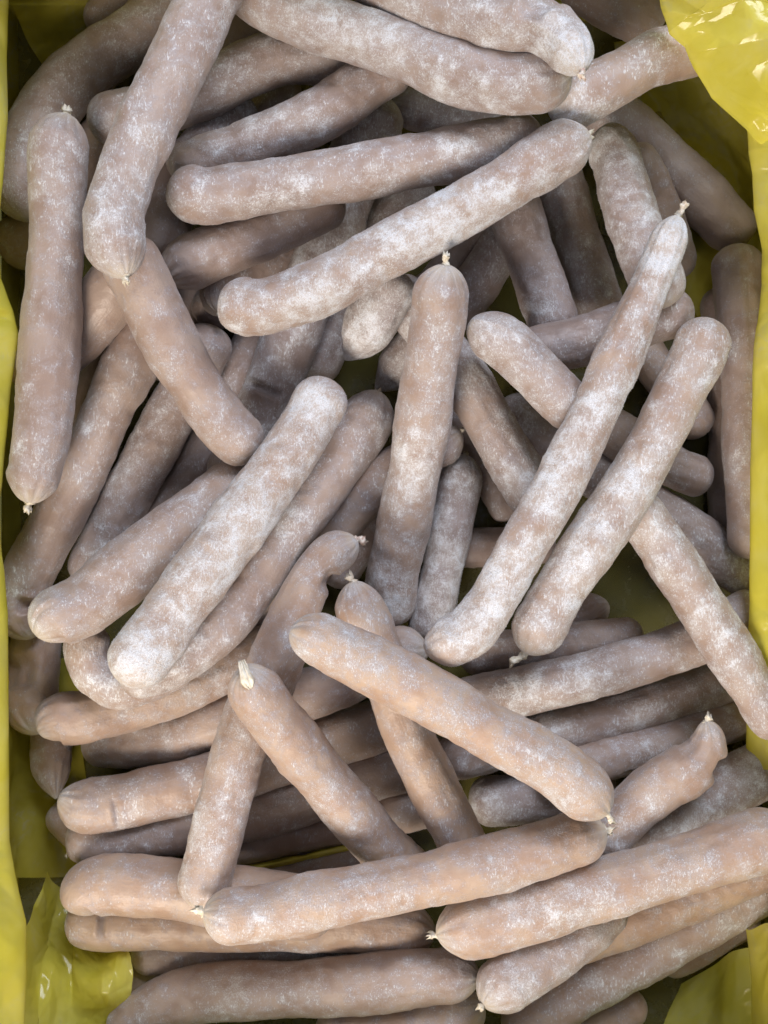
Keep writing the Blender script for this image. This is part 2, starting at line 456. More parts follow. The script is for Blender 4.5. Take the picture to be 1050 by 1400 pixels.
box = link('cardboard_box', None, None)
box['label'] = 'open cardboard box under the yellow liner, holding the whole sausage pile'
box['category'] = 'box'
T = 5
box_part('base_panel', X0 - T, X1 + T, Y0 - T, Y1 + T, -9, -4, box, M_CARD)
box_part('side_panel', X0 - 6 - T, X0 - 6, Y0 - T, Y1 + T, -4, 165, box, M_CARD)
box_part('side_panel', X1 + 6, X1 + 6 + T, Y0 - T, Y1 + T, -4, 165, box, M_CARD)
box_part('side_panel', X0 - 6, X1 + 6, Y1 + 6, Y1 + 6 + T, -4, 165, box, M_CARD)
box_part('side_panel', X0 - 6, X1 + 6, Y0 - 6 - T, Y0 - 6, -4, 165, box, M_CARD)

liner = link('plastic_liner', None, None)
liner['label'] = 'crumpled translucent yellow plastic bag lining the box around the sausages'
liner['category'] = 'plastic bag'


def facet(U, V, seed):
    """piecewise flat height field on a triangulated random lattice: crisp creases, flat facets"""
    i, j = np.floor(U).astype(np.int64), np.floor(V).astype(np.int64)
    fu, fv = U - i, V - j
    s = np.full_like(i, seed)
    h = lambda a, b: _hash(i + a, j + b, s) - .5
    h00, h10, h01, h11 = h(0, 0), h(1, 0), h(0, 1), h(1, 1)
    dg = _hash(i * 3 + 1, j * 5 + 2, s) > .5
    a = np.where(fu + fv < 1, h00 + (h10 - h00) * fu + (h01 - h00) * fv,
                 h11 + (h01 - h11) * (1 - fu) + (h10 - h11) * (1 - fv))
    b = np.where(fu > fv, h00 + (h10 - h00) * fu + (h11 - h10) * fv, h00 + (h01 - h00) * fv + (h11 - h01) * fu)
    return np.where(dg, a, b)


def sheet(name, ctrl, nu, nv, amp, freq, seed, ridges=0, nf=7):
    """film through a grid of control points (rows of mm triples) with sharp random creases"""
    C = np.array(ctrl, float)
    q0, q1 = np.linspace(0, 1, nu), np.linspace(0, 1, nv)
    if 'fold' in name:      # creased at the control points, as pressed film is
        d_ = np.linspace(0, 1, C.shape[1])
        rows = np.stack([np.stack([np.interp(q1, d_, r[:, k]) for k in range(3)], 1) for r in C])
    else:
        rows = np.stack([spline(r, q1) for r in C])
    P = np.stack([spline(rows[:, j], q0) for j in range(nv)], 1) if len(C) > 2 else \
        rows[0][None] * (1 - q0)[:, None, None] + rows[1][None] * q0[:, None, None]
    du, dv = np.gradient(P, axis=0), np.gradient(P, axis=1)
    Nn = np.cross(du, dv)
    Nn /= np.linalg.norm(Nn, axis=2, keepdims=True) + 1e-9
    r = np.random.default_rng(seed)
    X = P.reshape(-1, 3)
    h = np.zeros(len(X))
    Lu = np.linalg.norm(np.diff(P, axis=0), axis=2).sum(0).mean()
    Lv = np.linalg.norm(np.diff(P, axis=1), axis=2).sum(1).mean()
    U, V_ = np.repeat(q0 * Lu, nv), np.tile(q1 * Lv, nu)
    wu = (vnoise(X / 30 + seed) - .5) * 16
    wv = (vnoise(X / 30 + seed + 50) - .5) * 16
    for cell, a_, st in ((freq, 1.0, 1.7), (freq * .43, .30, 1.3), (freq * .2, .07, 1.0)):
        ca, sa = math.cos(seed), math.sin(seed)
        h += a_ * facet(((U + wu) * ca - (V_ + wv) * sa) / (cell * st), ((U + wu) * sa + (V_ + wv) * ca) / cell, seed)
    h = h.reshape(P.shape[:2]) * amp
    if name == 'overhanging_fold':
        h *= np.clip((np.linspace(0, 1, nu) - .12) / .25, .12, 1)[:, None]
    P = (P + Nn * h[..., None]) * .001
    me = mesh_from(name, P.reshape(-1, 3), grid_faces(nu, nv, False), True)
    return link(name, me, M_BUNCH_LIT if 'fold' in name else M_HALF_LIT if ('side' in name or 'loose' in name) else M_SHADED, liner)


for rec in SHEETS:
    sheet(*rec)

# ------------------------------------------------------------------ the sausages
# (radius mm, radius factor at start, at end, end styles, frost, tone (own tan, with warm light painted in at the bottom), dents, seed, centre line mm, label)
SAUSAGES = [
 (14.7, 1, 1, 'hr', 0.12, 0.18, [], 1,
  [(102.8,225.1,22),(110.8,218.4,22),(118.7,211.7,22),(126.6,205,22),(134.5,198.3,22),(142.3,191.5,22),(149.9,184.4,22),(155.5,179,22),(163,171.8,22),(170.6,164.8,22),(178.2,157.7,22),(185,149.9,22),(191.3,141.6,22)],
  'dark bare sausage on the liner floor below the crumpled bag corner at upper right'),
 (11.0, 1, 1, 'hh', 0.1, 0.25, [], 2,
  [(25.6,-20.5,13),(31.3,-20.3,13),(37,-20,13),(42.7,-19.8,13),(48.4,-19.6,13),(54.1,-19.4,13),(59.8,-19.2,13),(64.1,-19.1,13),(69.8,-18.9,13),(75.5,-18.6,13),(81.2,-18.3,13),(86.9,-18,13),(92.6,-17.7,13)],
  'short dark stretch of sausage deep in the gap right of the pile centre'),
 (11.0, 1, 1, 'rh', 0.1, 0.22, [], 3,
  [(180.8,121.4,13),(181.8,109.6,13),(182.7,97.9,13),(183.5,86.2,13),(184.3,74.5,13),(184.9,62.7,13),(185.3,51,13),(185.5,42.2,13),(185.5,30.4,13),(185.6,18.7,13),(185.6,6.9,13),(185.6,-4.8,13),(185.6,-16.5,13)],
  'slim dark sausage squeezed behind the upright sausage along the right wall'),
 (11.0, 1, 1, 'rh', 0.1, 0.6, [], 4,
  [(200.2,-213.9,13),(195.9,-216.9,13),(191.6,-219.8,13),(187.3,-222.6,13),(183,-225.4,13),(178.6,-228.1,13),(174.1,-230.7,13),(170.7,-232.6,13),(166.2,-235.1,13),(161.7,-237.5,13),(157,-239.7,13),(152.4,-242,13),(147.7,-244.3,13)],
  'brown rounded sausage end tucked by the lower right yellow fold'),
 (11.8, 1, 1, 'hh', 0.08, 0.22, [], 5,
  [(-103.5,129.9,13.8),(-104.7,124.7,13.8),(-106,119.6,13.8),(-107.3,114.5,13.8),(-108.9,109.5,13.8),(-110.6,104.5,13.8),(-112.3,99.5,13.8),(-113.6,95.8,13.8),(-115.3,90.8,13.8),(-117,85.8,13.8),(-118.7,80.8,13.8),(-120.3,75.8,13.8),(-122,70.8,13.8)],
  'shadowed sausage below the pointed sausage tip at upper left'),
 (12.6, 1, 1, 'hh', 0.1, 0.22, [], 6,
  [(-49.1,282.9,14.6),(-53.3,278.8,14.6),(-57.5,274.6,14.6),(-61.7,270.4,14.6),(-65.9,266.2,14.6),(-70,261.9,14.6),(-74.2,257.7,14.6),(-77.3,254.6,14.6),(-81.7,250.5,14.6),(-86.2,246.7,14.6),(-90.8,243.1,14.6),(-95.5,239.4,14.6),(-100.2,235.8,14.6)],
  'dark sausage glimpsed at the top edge right of the big tilted sausage'),
 (9.9, 1, 1, 'hh', 0.1, 0.22, [], 7,
  [(37.5,55.3,11.9),(40.5,50.4,11.9),(43.5,45.5,11.9),(46.4,40.6,11.9),(49.3,35.7,11.9),(51.9,30.6,11.9),(54.5,25.5,11.9),(56.3,21.6,11.9),(58.9,16.5,11.9),(61.4,11.4,11.9),(64,6.3,11.9),(66.5,1.2,11.9),(69.1,-3.9,11.9)],
  'dark brown sausage behind the frosted one right of the central upright sausage'),
 (9.9, 1, 1, 'th', 0.25, 0.38, [], 8,
  [(121.2,-49.7,11.9),(116.9,-51.4,11.9),(112.6,-53,11.9),(108.2,-54.6,11.9),(103.9,-56.2,11.9),(99.6,-57.8,11.9),(95.2,-59.3,11.9),(91.9,-60.2,11.9),(87.4,-61.2,11.9),(82.8,-62,11.9),(78.2,-62.6,11.9),(73.7,-63.3,11.9),(69.1,-64,11.9)],
  'small frosted sausage tip deep in the black gap under the two long frosty sausages'),
 (12.2, 1, 1, 'hh', 0.1, 0.2, [], 9,
  [(-138.8,-256.4,14.2),(-128,-254,14.2),(-117.2,-251.9,14.2),(-106.2,-250.5,14.2),(-95.2,-249.6,14.2),(-84.2,-248.8,14.2),(-73.2,-247.8,14.2),(-64.9,-246.9,14.2),(-53.9,-245.7,14.2),(-42.9,-244.7,14.2),(-31.9,-244,14.2),(-20.9,-243.5,14.2),(-9.8,-243,14.2)],
  'dark sausage deepest in the bottom left, behind the crumpled yellow sheet'),
 (11.0, 1, 1, 'hh', 0.15, 0.09, [], 10,
  [(-49.2,236.4,13),(-52.7,231.8,13),(-56.1,227.2,13),(-59.5,222.7,13),(-63,218.1,13),(-66.5,213.6,13),(-70,209.1,13),(-72.7,205.7,13),(-76.4,201.4,13),(-80.3,197.2,13),(-84.4,193.2,13),(-88.5,189.2,13),(-92.6,185.2,13)],
  'small grey sausage glimpsed under the crossing sausages at upper left'),
 (11.0, 1, 1, 'hh', 0.1, 0.3, [], 11,
  [(-88.6,-206.8,13),(-79.9,-204.7,13),(-71.2,-202.6,13),(-62.5,-200.4,13),(-53.8,-198,13),(-45.2,-195.5,13),(-36.5,-193,13),(-30.1,-191.1,13),(-21.4,-188.8,13),(-12.6,-186.8,13),(-3.8,-185,13),(5,-183.1,13),(13.8,-181.2,13)],
  'dark sausage deep beside the thin yellow liner streak at lower left'),
 (11.8, 1, 1, 'hh', 0.1, 0.29, [], 12,
  [(-159.4,259.7,13.8),(-155.7,262,13.8),(-151.9,264.3,13.8),(-148.2,266.6,13.8),(-144.5,268.9,13.8),(-140.8,271.2,13.8),(-137.1,273.6,13.8),(-134.4,275.4,13.8),(-130.7,277.7,13.8),(-127.1,280.1,13.8),(-123.4,282.5,13.8),(-119.7,284.9,13.8),(-116.1,287.2,13.8)],
  'brown sausage glimpsed at the top left edge behind the large curved sausage'),
 (13.2, 1, 1, 'hh', 0.06, 0.18, [], 13,
  [(-124.6,109.3,29.2),(-129.1,102.4,27.9),(-133.6,95.6,26.7),(-138.1,88.7,25.5),(-142.4,81.7,24.2),(-146.4,74.5,23),(-150.2,67.2,21.8),(-153,61.6,20.8),(-156.6,54.1,19.6),(-160.2,46.5,18.4),(-163.8,38.9,17.1),(-167.4,31.3,15.9),(-170.9,23.6,14.7)],
  'dark sausage deep between the upright left sausage and the long diagonal one'),
 (11.4, 1, 1, 'rh', 0.08, 0.5, [], 14,
  [(-176.8,-156.7,13.4),(-174.3,-160.3,13.4),(-171.7,-163.9,13.4),(-168.8,-167.2,13.4),(-165.5,-170.1,13.4),(-162,-172.8,13.4),(-158.3,-175.4,13.4),(-155.5,-177.2,13.4),(-151.8,-179.4,13.4),(-147.9,-181.4,13.4),(-143.8,-183.3,13.4),(-139.8,-185.1,13.4),(-135.8,-187,13.4)],
  'dark brown sausage end against the left liner below the hanging short end'),
 (14.0, 1, 1, 'hh', 0.1, 0.22, [], 15,
  [(-104,194.7,20.1),(-106.2,186.7,22.6),(-108.3,178.8,25.2),(-110.1,170.8,27.8),(-111.5,162.8,30.4),(-112.6,154.8,33),(-114,146.9,35.6),(-115.3,141.1,37.5),(-117.2,133.5,40.1),(-119,125.9,42.7),(-120.7,118.4,45.3),(-122.2,110.9,47.9),(-123.7,103.4,50.5)],
  'dark sausage in shadow right of the bent knotted sausage at upper left'),
 (12.8, 1, 1, 'hr', 0.1, 0.18, [], 16,
  [(-70.3,124.9,18.6),(-72.7,122.8,19.7),(-75.1,120.8,20.6),(-77.5,118.8,21.4),(-79.9,116.7,22.2),(-82.2,114.6,22.8),(-84.5,112.4,23.4),(-86.2,110.8,23.8),(-88.4,108.5,24.2),(-90.2,106,24.5),(-91.8,103.3,24.7),(-93.2,100.5,24.8),(-94.6,97.7,24.9)],
  'dark rounded sausage end under the left tip of the patchy white diagonal sausage'),
 (15.6, 1, 1, 'rh', 0.05, 0.36, [], 17,
  [(-204.5,136.8,17.6),(-197.3,141.4,17.6),(-190.2,146.1,17.6),(-183.9,151.7,17.6),(-178.1,157.9,17.6),(-172.5,164.4,17.6),(-167.2,171,17.6),(-163.4,176.1,17.6),(-158.5,183.1,17.6),(-153.4,189.9,17.6),(-148,196.4,17.6),(-142.4,202.8,17.6),(-136.8,209.2,17.6)],
  'brown rounded sausage end against the left wall behind the upright sausage'),
 (11.0, 1, 1, 'hh', 0.15, 0.22, [], 18,
  [(61.1,161.5,13),(56.9,156.9,13),(52.8,152.3,13),(48.7,147.7,13),(44.7,143,13),(40.8,138.2,13),(37,133.3,13),(34.1,129.7,13),(30.2,124.9,13),(26.2,120.2,13),(22.1,115.6,13),(17.9,111,13),(13.8,106.4,13)],
  'shadowed sausage right under the middle of the patchy white diagonal sausage'),
 (11.1, 1, 1, 'hh', 0.1, 0.36, [], 19,
  [(125.5,187.3,42.5),(129,182.6,40.3),(132.6,177.9,38),(136.1,173.1,35.7),(139.5,168.2,33.4),(142.6,163.1,31),(145.5,157.9,28.6),(147.6,153.9,26.7),(150.3,148.5,24.2),(152.8,143,21.6),(155,137.4,19),(157.2,131.7,16.3),(159.4,126,13.6)],
  'narrow brown sausage strip behind the frosty sausage end at upper right'),
 (11.0, 1, 1, 'hh', 0.25, 0.15, [], 20,
  [(13.8,13.8,13),(9.4,9.9,13),(5,6,13),(0.7,2,13),(-3.3,-2.3,13),(-6.9,-6.9,13),(-10.3,-11.7,13),(-12.9,-15.3,13),(-16.3,-20,13),(-19.6,-24.9,13),(-22.9,-29.7,13),(-26.2,-34.6,13),(-29.5,-39.4,13)],
  'dark sausage just above the shrivelled pinkish knot near the centre'),
 (11.1, 1, 1, 'rh', 0.3, 0.41, [], 21,
  [(39.5,-78.7,28.5),(47.3,-75.6,28.5),(55.3,-73.3,28.5),(63.6,-72.7,28.5),(72,-72.4,28.5),(80.3,-71.5,28.5),(88.6,-70.2,28.5),(94.8,-69.1,28.5),(103,-67.9,28.5),(111.3,-66.9,28.5),(119.6,-66,28.5),(127.9,-65.3,28.5),(136.2,-64.5,28.5)],
  'grey sausage lying under the tied tip of the right frosty sausage'),
 (11.0, 1, 1, 'rh', 0.1, 0.8, [], 22,
  [(139.5,-260.8,13),(135.2,-264,13),(130.8,-267.2,13),(126.4,-270.2,13),(121.9,-273,13),(117.2,-275.7,13),(112.5,-278.3,13),(109,-280.2,13),(104.2,-282.6,13),(99.4,-284.9,13),(94.5,-287.1,13),(89.6,-289.3,13),(84.7,-291.6,13)],
  'rounded tan sausage end poking out lowest at the bottom right, beside bare liner'),
 (11.9, 1, 1, 'rh', 0.35, 0.35, [], 23,
  [(-133.6,-232.4,23.2),(-120.9,-232.7,24.2),(-108.2,-232.4,25.1),(-95.6,-231.6,26),(-83,-230.9,26.7),(-70.5,-230.1,27.4),(-58,-229.3,27.9),(-48.7,-228.8,28.3),(-36.2,-228.4,28.7),(-23.8,-228.2,29),(-11.4,-228,29.3),(1,-227.5,29.4),(13.4,-226.8,29.4)],
  'frosted sausage strip right below the tan sausage with the small dent, bottom left'),
 (11.4, 1, 1, 'hr', 0.12, 0.52, [], 24,
  [(128.2,106.5,12.5),(131.5,100.6,13.2),(134.8,94.7,13.9),(138.1,88.9,14.6),(141.6,83.2,15.3),(145.4,77.7,16),(149.3,72.3,16.7),(152.3,68.3,17.2),(156.1,62.9,17.9),(159.6,57.3,18.6),(163.1,51.7,19.3),(166.5,46.1,20),(170,40.4,20.7)],
  'orange brown sausage end peeking out right of the upper long frosty sausage'),
 (11.4, 1, 1, 'hh', 0.18, 0.35, [], 25,
  [(-106.3,-185.8,13.4),(-94.2,-182.9,13.4),(-82,-179.9,13.4),(-69.8,-177.3,13.4),(-57.5,-174.9,13.4),(-45.3,-172.5,13.4),(-33,-170,13.4),(-23.8,-168.2,13.4),(-11.6,-165.6,13.4),(0.6,-163,13.4),(12.9,-160.4,13.4),(25.1,-158,13.4),(37.4,-155.5,13.4)],
  'dark sausage just above the thin yellow liner streak, lowest of the left rows'),
 (13.7, 1, 1, 'hh', 0.15, 0.15, [], 26,
  [(-58.8,105.9,15.7),(-64.3,95,15.7),(-69.8,84.1,15.7),(-75,73.1,15.7),(-80.2,62,15.7),(-85.4,51,15.7),(-90.6,40,15.7),(-94.7,31.8,15.7),(-100.6,21.1,15.7),(-106.9,10.6,15.7),(-113.5,0.4,15.7),(-120.4,-9.7,15.7),(-127.5,-19.6,15.7)],
  'dark diagonal sausage under the smooth bent sausage left of centre'),
 (13.5, 1, 1, 'rh', 0.3, 0.3, [], 27,
  [(-164.2,-165,35.3),(-147.8,-170,33.7),(-130.4,-169.2,32.2),(-113.2,-167.3,30.7),(-96,-164.5,29.2),(-78.8,-161.3,27.6),(-61.6,-157.4,26.1),(-48.8,-154,24.9),(-31.9,-148.7,23.4),(-14.9,-143.5,21.9),(2.3,-138.6,20.3),(19.7,-133.8,18.8),(37.2,-129.1,17.3)],
  'grey brown sausage fourth down in the rows at lower left'),
 (13.7, 1, 1, 'rh', 0.45, 0.2, [], 28,
  [(45.3,-155.4,18.5),(52,-154.6,18.2),(58.7,-154,17.9),(65.5,-153.6,17.7),(72.3,-153.1,17.4),(79,-152.1,17.1),(85.6,-150.6,16.8),(90.5,-149.3,16.6),(97.1,-147.5,16.3),(103.7,-146,16),(110.4,-144.4,15.7),(117,-142.9,15.4),(123.7,-141.3,15.2)],
  'rounded bluish frosted sausage end in the dark gap right of centre bottom'),
 (16.0, 1, 1, 'rh', 0.3, 0.26, [], 29,
  [(-180.8,148.5,47.5),(-181.8,163.7,45),(-181.4,179,42.4),(-178.8,194,39.8),(-173.2,208.3,37.3),(-165,220.8,34.7),(-154.2,231.3,32.1),(-145.8,238.8,30.2),(-134,248.1,27.6),(-122.2,257.7,25),(-110.4,267.6,22.5),(-99.2,278.4,19.9),(-88,289.5,17.3)],
  'large dark curved sausage bending round the upper left corner'),
 (14.5, 1, 1, 'hr', 0.08, 0.43, [], 30,
  [(-114.7,127.1,75.2),(-119.5,121.4,74),(-124.5,115.7,72.4),(-129.5,110.2,70.5),(-134.8,104.7,68.1),(-140.1,99.1,65.5),(-145.6,93.6,62.5),(-150.2,89.8,59.9),(-156.8,84.9,56.3),(-164,80.3,52.3),(-172,77.1,47.9),(-181,75.6,43.2),(-190.6,74.7,38.1)],
  'bare brown sausage crossing behind the upright left sausage'),
 (13.5, 1, 1, 'rt', 0.16, 0.8, [(0.115, 110, 0.1, 2.0, 0.5, 1)], 31,
  [(-163.5,-207.7,38),(-147.8,-212.1,38.7),(-131.4,-212.5,39.4),(-115,-212.3,40.1),(-98.7,-212.3,40.8),(-82.5,-212.2,41.5),(-66.2,-212.1,42.2),(-54.1,-211.9,42.7),(-37.9,-211.4,43.5),(-21.8,-211.1,44.2),(-5.7,-211.4,44.9),(10.2,-212.8,45.6),(26,-214.7,46.3)],
  'long tan sausage with a small dark dent, under the bottom left rounded one'),
 (11.3, 1, 1, 'hp', 0.2, 0.5, [], 32,
  [(-177.9,-108.7,10.9),(-178.2,-112.4,12),(-178.5,-116.1,13.2),(-178.7,-119.8,14.4),(-178.6,-123.5,15.5),(-178.5,-127.2,16.7),(-178.1,-130.9,17.8),(-177.8,-133.6,18.7),(-177.1,-137.3,19.9),(-176.3,-140.9,21),(-175.3,-144.4,22.2),(-174.2,-148,23.3),(-173.1,-151.5,24.5)],
  'short hanging sausage end against the left liner, tied to the dented sausage'),
 (14.1, 1, 1, 'hh', 0.35, 0.6, [], 33,
  [(62.7,-271.8,34),(75.5,-264.6,34),(88.3,-257.5,34),(101,-250.2,34),(113.7,-242.9,34),(126.4,-235.6,34),(139,-228.2,34),(148.5,-222.6,34),(161.1,-215.1,34),(173.7,-207.6,34),(186.2,-199.9,34),(198.6,-192.2,34),(211,-184.4,34)],
  'long frosted sausage at bottom right beside the bare liner floor'),
 (11.5, 1, 1, 'hh', 0.25, 0.4, [], 34,
  [(80.9,-136.2,39.8),(91,-134.2,37.6),(101.3,-132,35.4),(111.5,-129.9,33.1),(121.9,-127.7,30.9),(132.3,-125.4,28.7),(142.7,-123.1,26.5),(150.6,-121.3,24.8),(161.2,-118.7,22.6),(171.7,-115.7,20.4),(182.2,-112.6,18.2),(192.6,-108.8,15.9),(202.7,-104.3,13.7)],
  'lowest of the three parallel sausages at right, passing behind the bent tipped sausage'),
 (13.0, 1, 1, 'hh', 0.45, 0.09, [], 35,
  [(25.5,176.7,15),(16.9,170.2,15),(8.4,163.5,15),(1.2,155.7,15),(-4.8,146.8,15),(-9.9,137.2,15),(-14.8,127.5,15),(-18.2,120.2,15),(-22.4,110.3,15),(-26.6,100.4,15),(-30.8,90.5,15),(-35,80.6,15),(-39.3,70.7,15)],
  'grey sausage in the gap left of the bluish pinched sausage end'),
 (12.3, 1, 1, 'hh', 0.4, 0.11, [], 36,
  [(70.9,153.2,29.5),(67.8,148.6,28.9),(64.6,144,28.3),(61.5,139.3,27.7),(58.5,134.6,27),(55.4,129.9,26.4),(52.3,125.2,25.8),(49.9,121.7,25.3),(46.6,117.1,24.7),(43.3,112.5,24.1),(39.9,108,23.5),(36.4,103.5,22.9),(33,98.9,22.2)],
  'grey sausage running down behind the knot of the central upright sausage'),
 (13.6, 1, 1, 'hh', 0.42, 0.22, [], 37,
  [(60.9,57.7,14.9),(72.7,49,16.1),(84.5,40.4,17.4),(96.3,31.9,18.6),(108.1,23.5,19.8),(120.1,15.4,21.1),(132.1,7.6,22.3),(141.2,1.9,23.2),(153.3,-5.6,24.5),(164.7,-14,25.7),(175.8,-22.8,27),(187.4,-30.8,28.2),(199.2,-38.3,29.4)],
  'grey frosted sausage running down to the right wall behind the pale diagonal one'),
 (11.3, 1, 1, 'ch', 0.5, 0.18, [], 38,
  [(-68.6,212.2,29.6),(-72.4,209.2,31.4),(-76.1,206.2,33.2),(-79.7,203,35),(-83.1,199.6,36.8),(-86.3,195.9,38.6),(-89.3,192.2,40.4),(-91.6,189.3,41.7),(-94.5,185.5,43.5),(-97.2,181.6,45.3),(-99.9,177.7,47.1),(-102.6,173.7,48.9),(-105.2,169.8,50.7)],
  'short frosted sausage end with crumpled tip at upper left', (1.5, 1)),
 (13.5, 1, 1, 'rh', 0.42, 0.26, [], 39,
  [(-86.1,95.5,40.5),(-91.6,84.1,39.1),(-97.7,73,37.7),(-104.3,62,36.3),(-110.7,50.9,34.9),(-116.9,39.6,33.5),(-123.2,28.3,32.1),(-128,19.8,31.1),(-134.4,8.4,29.7),(-140.6,-3.2,28.3),(-146.5,-15,26.9),(-152.5,-26.8,25.5),(-158.5,-38.7,24.1)],
  'greyish diagonal sausage right of the long dented left one'),
 (14.5, 1, 1, 'th', 0.25, 0.6, [(0.155, 75, 0.1, 1.6, 0.6, 1)], 40,
  [(-164.7,-144.3,49.4),(-150.2,-149.4,46.5),(-134.7,-148.3,43.6),(-119.6,-145.2,40.8),(-104.2,-142.2,37.9),(-88.8,-138.8,35.1),(-73.4,-134.9,32.2),(-61.8,-131.6,30),(-46.4,-126.6,27.2),(-30.8,-121.6,24.3),(-14.9,-117.2,21.5),(1.3,-113.1,18.6),(17.6,-109,15.7)],
  'sausage with a grey slot shaped dent, third down in the lower left rows'),
 (12.7, 1, 1, 'rh', 0.35, 0.35, [], 41,
  [(28.3,-128.2,38.6),(41.7,-125.2,36.5),(55.2,-122.3,34.4),(68.7,-119.3,32.3),(82.4,-116.2,30.2),(96.1,-112.9,28.1),(109.9,-109.6,26),(120.4,-107.2,24.5),(134.4,-103.8,22.4),(148.4,-100.2,20.3),(162.5,-96.6,18.2),(176.6,-92.7,16.1),(190.8,-88.5,14)],
  'middle of the three parallel sausages at right below centre'),
 (13.2, 1, 0.9, 'rh', 0.25, 0.26, [], 42,
  [(182.5,138.6,36.4),(183.1,124.6,36.8),(183.9,110.6,37.2),(184.8,96.7,37.8),(185.5,82.8,38.5),(186,68.8,39.2),(186.2,54.9,40.1),(186.3,44.5,40.8),(186.4,30.7,41.9),(186.6,16.9,43),(187,3.1,44.3),(187.1,-10.5,45.6),(186.9,-24.1,47.1)],
  'upright grey brown sausage standing along the right wall beside the yellow strip'),
 (13.9, 1, 1, 'rh', 0.35, 0.22, [], 43,
  [(-147.4,192,55.8),(-135.1,196.3,55.8),(-122.4,199.4,55.8),(-109.9,202.8,55.8),(-97.5,206.8,55.8),(-85.7,212.4,55.8),(-74.4,218.8,55.8),(-65.4,222.8,55.8),(-53.1,227.1,55.8),(-40.2,228.5,55.8),(-27.1,227.5,55.8),(-14.4,224.8,55.8),(-1.8,221.3,55.8)],
  'grey sausage crossing behind the big tilted sausage at upper left'),
 (12.2, 1, 1, 'th', 0.4, 0.09, [], 44,
  [(4.2,212.9,34),(10.1,211.2,34),(16,209.7,34),(22.1,208.7,34),(28.2,207.9,34),(34.2,206.8,34),(40.2,205.3,34),(44.6,204.1,34),(50.5,202.5,34),(56.4,200.8,34),(62.3,199.2,34),(68.2,197.5,34),(74.1,195.8,34)],
  'grey sausage with a pinched left tip below the upper sausage, top centre'),
 (15.3, 1, 1, 'rh', 0.2, 0.7, [], 45,
  [(-149.9,-200.8,54.8),(-147.6,-189.7,55.6),(-136.1,-185.8,56.4),(-124.3,-186.2,57.2),(-112.5,-187,58),(-100.9,-188.1,58.7),(-89.3,-189.4,59.5),(-80.7,-190.3,60.1),(-69.2,-191.6,60.9),(-57.7,-193,61.7),(-46.3,-194.3,62.5),(-34.8,-195.4,63.3),(-23.4,-196.4,64.1)],
  'rounded sausage at lower left above the crumpled yellow sheet'),
 (14.2, 1, 1, 'hk', 0.28, 0.4, [], 46,
  [(-138,-274.1,37.2),(-125.4,-261.4,39.8),(-110.7,-251.8,42.3),(-94.5,-246.4,44.8),(-77.8,-243.3,47.4),(-61.2,-241.5,49.9),(-44.7,-239.8,52.5),(-32.5,-238.2,54.4),(-16.3,-236,56.9),(-0.4,-233.3,59.4),(15.4,-229.8,62),(31,-227.6,64.5),(46.6,-227.9,67.1)],
  'long curved grey sausage at the bottom edge left of centre'),
 (11.9, 1, 1, 'hr', 0.28, 0.29, [], 47,
  [(101.4,54.3,30.1),(107.1,50.5,30.1),(112.7,46.7,30.1),(118.4,42.9,30.1),(124.1,39.2,30.1),(129.9,35.5,30.1),(135.7,31.9,30.1),(140.1,29.4,30.1),(146.2,26.2,30.1),(152.3,23.2,30.1),(158.6,20.6,30.1),(165.2,18.7,30.1),(171.8,17.2,30.1)],
  'rounded grey sausage end poking out right of the two long frosty sausages'),
 (12.9, 1, 1, 'hh', 0.32, 0.15, [], 48,
  [(60.9,171.6,50.8),(62.9,164.3,50.8),(64.8,156.9,50.8),(67,149.6,50.8),(69.3,142.4,50.8),(71.7,135.2,50.8),(74.2,128,50.8),(76.1,122.6,50.8),(78.7,115.5,50.8),(81.2,108.3,50.8),(83.7,101.1,50.8),(86.1,93.9,50.8),(88.6,86.7,50.8)],
  'left of the two parallel grey sausages below the patchy white diagonal end'),
 (14.8, 1, 1, 'hk', 0.25, 0.75, [], 49,
  [(-35.1,-269.1,50),(-27.8,-267.4,50),(-20.5,-265.7,50),(-13.2,-264,50),(-5.9,-262.4,50),(1.5,-261,50),(8.9,-259.5,50),(14.4,-258.4,50),(21.8,-257.1,50),(29.2,-255.7,50),(36.4,-253.9,50),(43.5,-251.6,50),(50.6,-249.1,50)],
  'tan sausage end rising from the bottom edge at centre'),
 (12.2, 1, 1, 'kh', 0.3, 0.26, [], 50,
  [(-82.7,99.3,53),(-82.9,108.8,49.5),(-79.2,116.2,46),(-71.5,121.4,42.5),(-64.8,127.4,39),(-58.2,133.8,35.5),(-51.6,140.3,32),(-46.7,145.2,29.4),(-39.9,151.8,25.9),(-33,158.2,22.4),(-25.5,164.2,18.9),(-17.7,169.9,15.4),(-9.9,175.7,11.9)],
  'sausage with a loose curled end under the patchy white diagonal sausage'),
 (13.3, 1, 1, 'hh', 0.35, 0.15, [], 51,
  [(86.4,196.4,14.7),(89.5,188.4,15.4),(92.6,180.3,16.1),(95.4,172.1,16.8),(97.8,163.8,17.6),(100.1,155.5,18.3),(102.4,147.3,19),(104.3,141.1,19.5),(106.8,133,20.2),(109.4,124.9,20.9),(112,116.8,21.7),(114.7,108.7,22.4),(117.4,100.7,23.1)],
  'right of the two parallel grey sausages below the patchy white diagonal end'),
 (12.7, 1, 1, 'hh', 0.15, 0.85, [], 52,
  [(73.9,-231.1,36.1),(85.4,-226.2,37.4),(96.9,-221.4,38.8),(108.3,-216.6,40.2),(119.7,-211.7,41.5),(131,-206.8,42.9),(142.2,-201.9,44.2),(150.5,-198.1,45.3),(161.4,-192.7,46.6),(172.2,-187.2,48),(183,-181.9,49.4),(193.7,-176.5,50.7),(204.4,-171.2,52.1)],
  'smooth tan sausage sandwiched under the large lower right one'),
 (12.8, 1, 1, 'ch', 0.4, 0.26, [], 53,
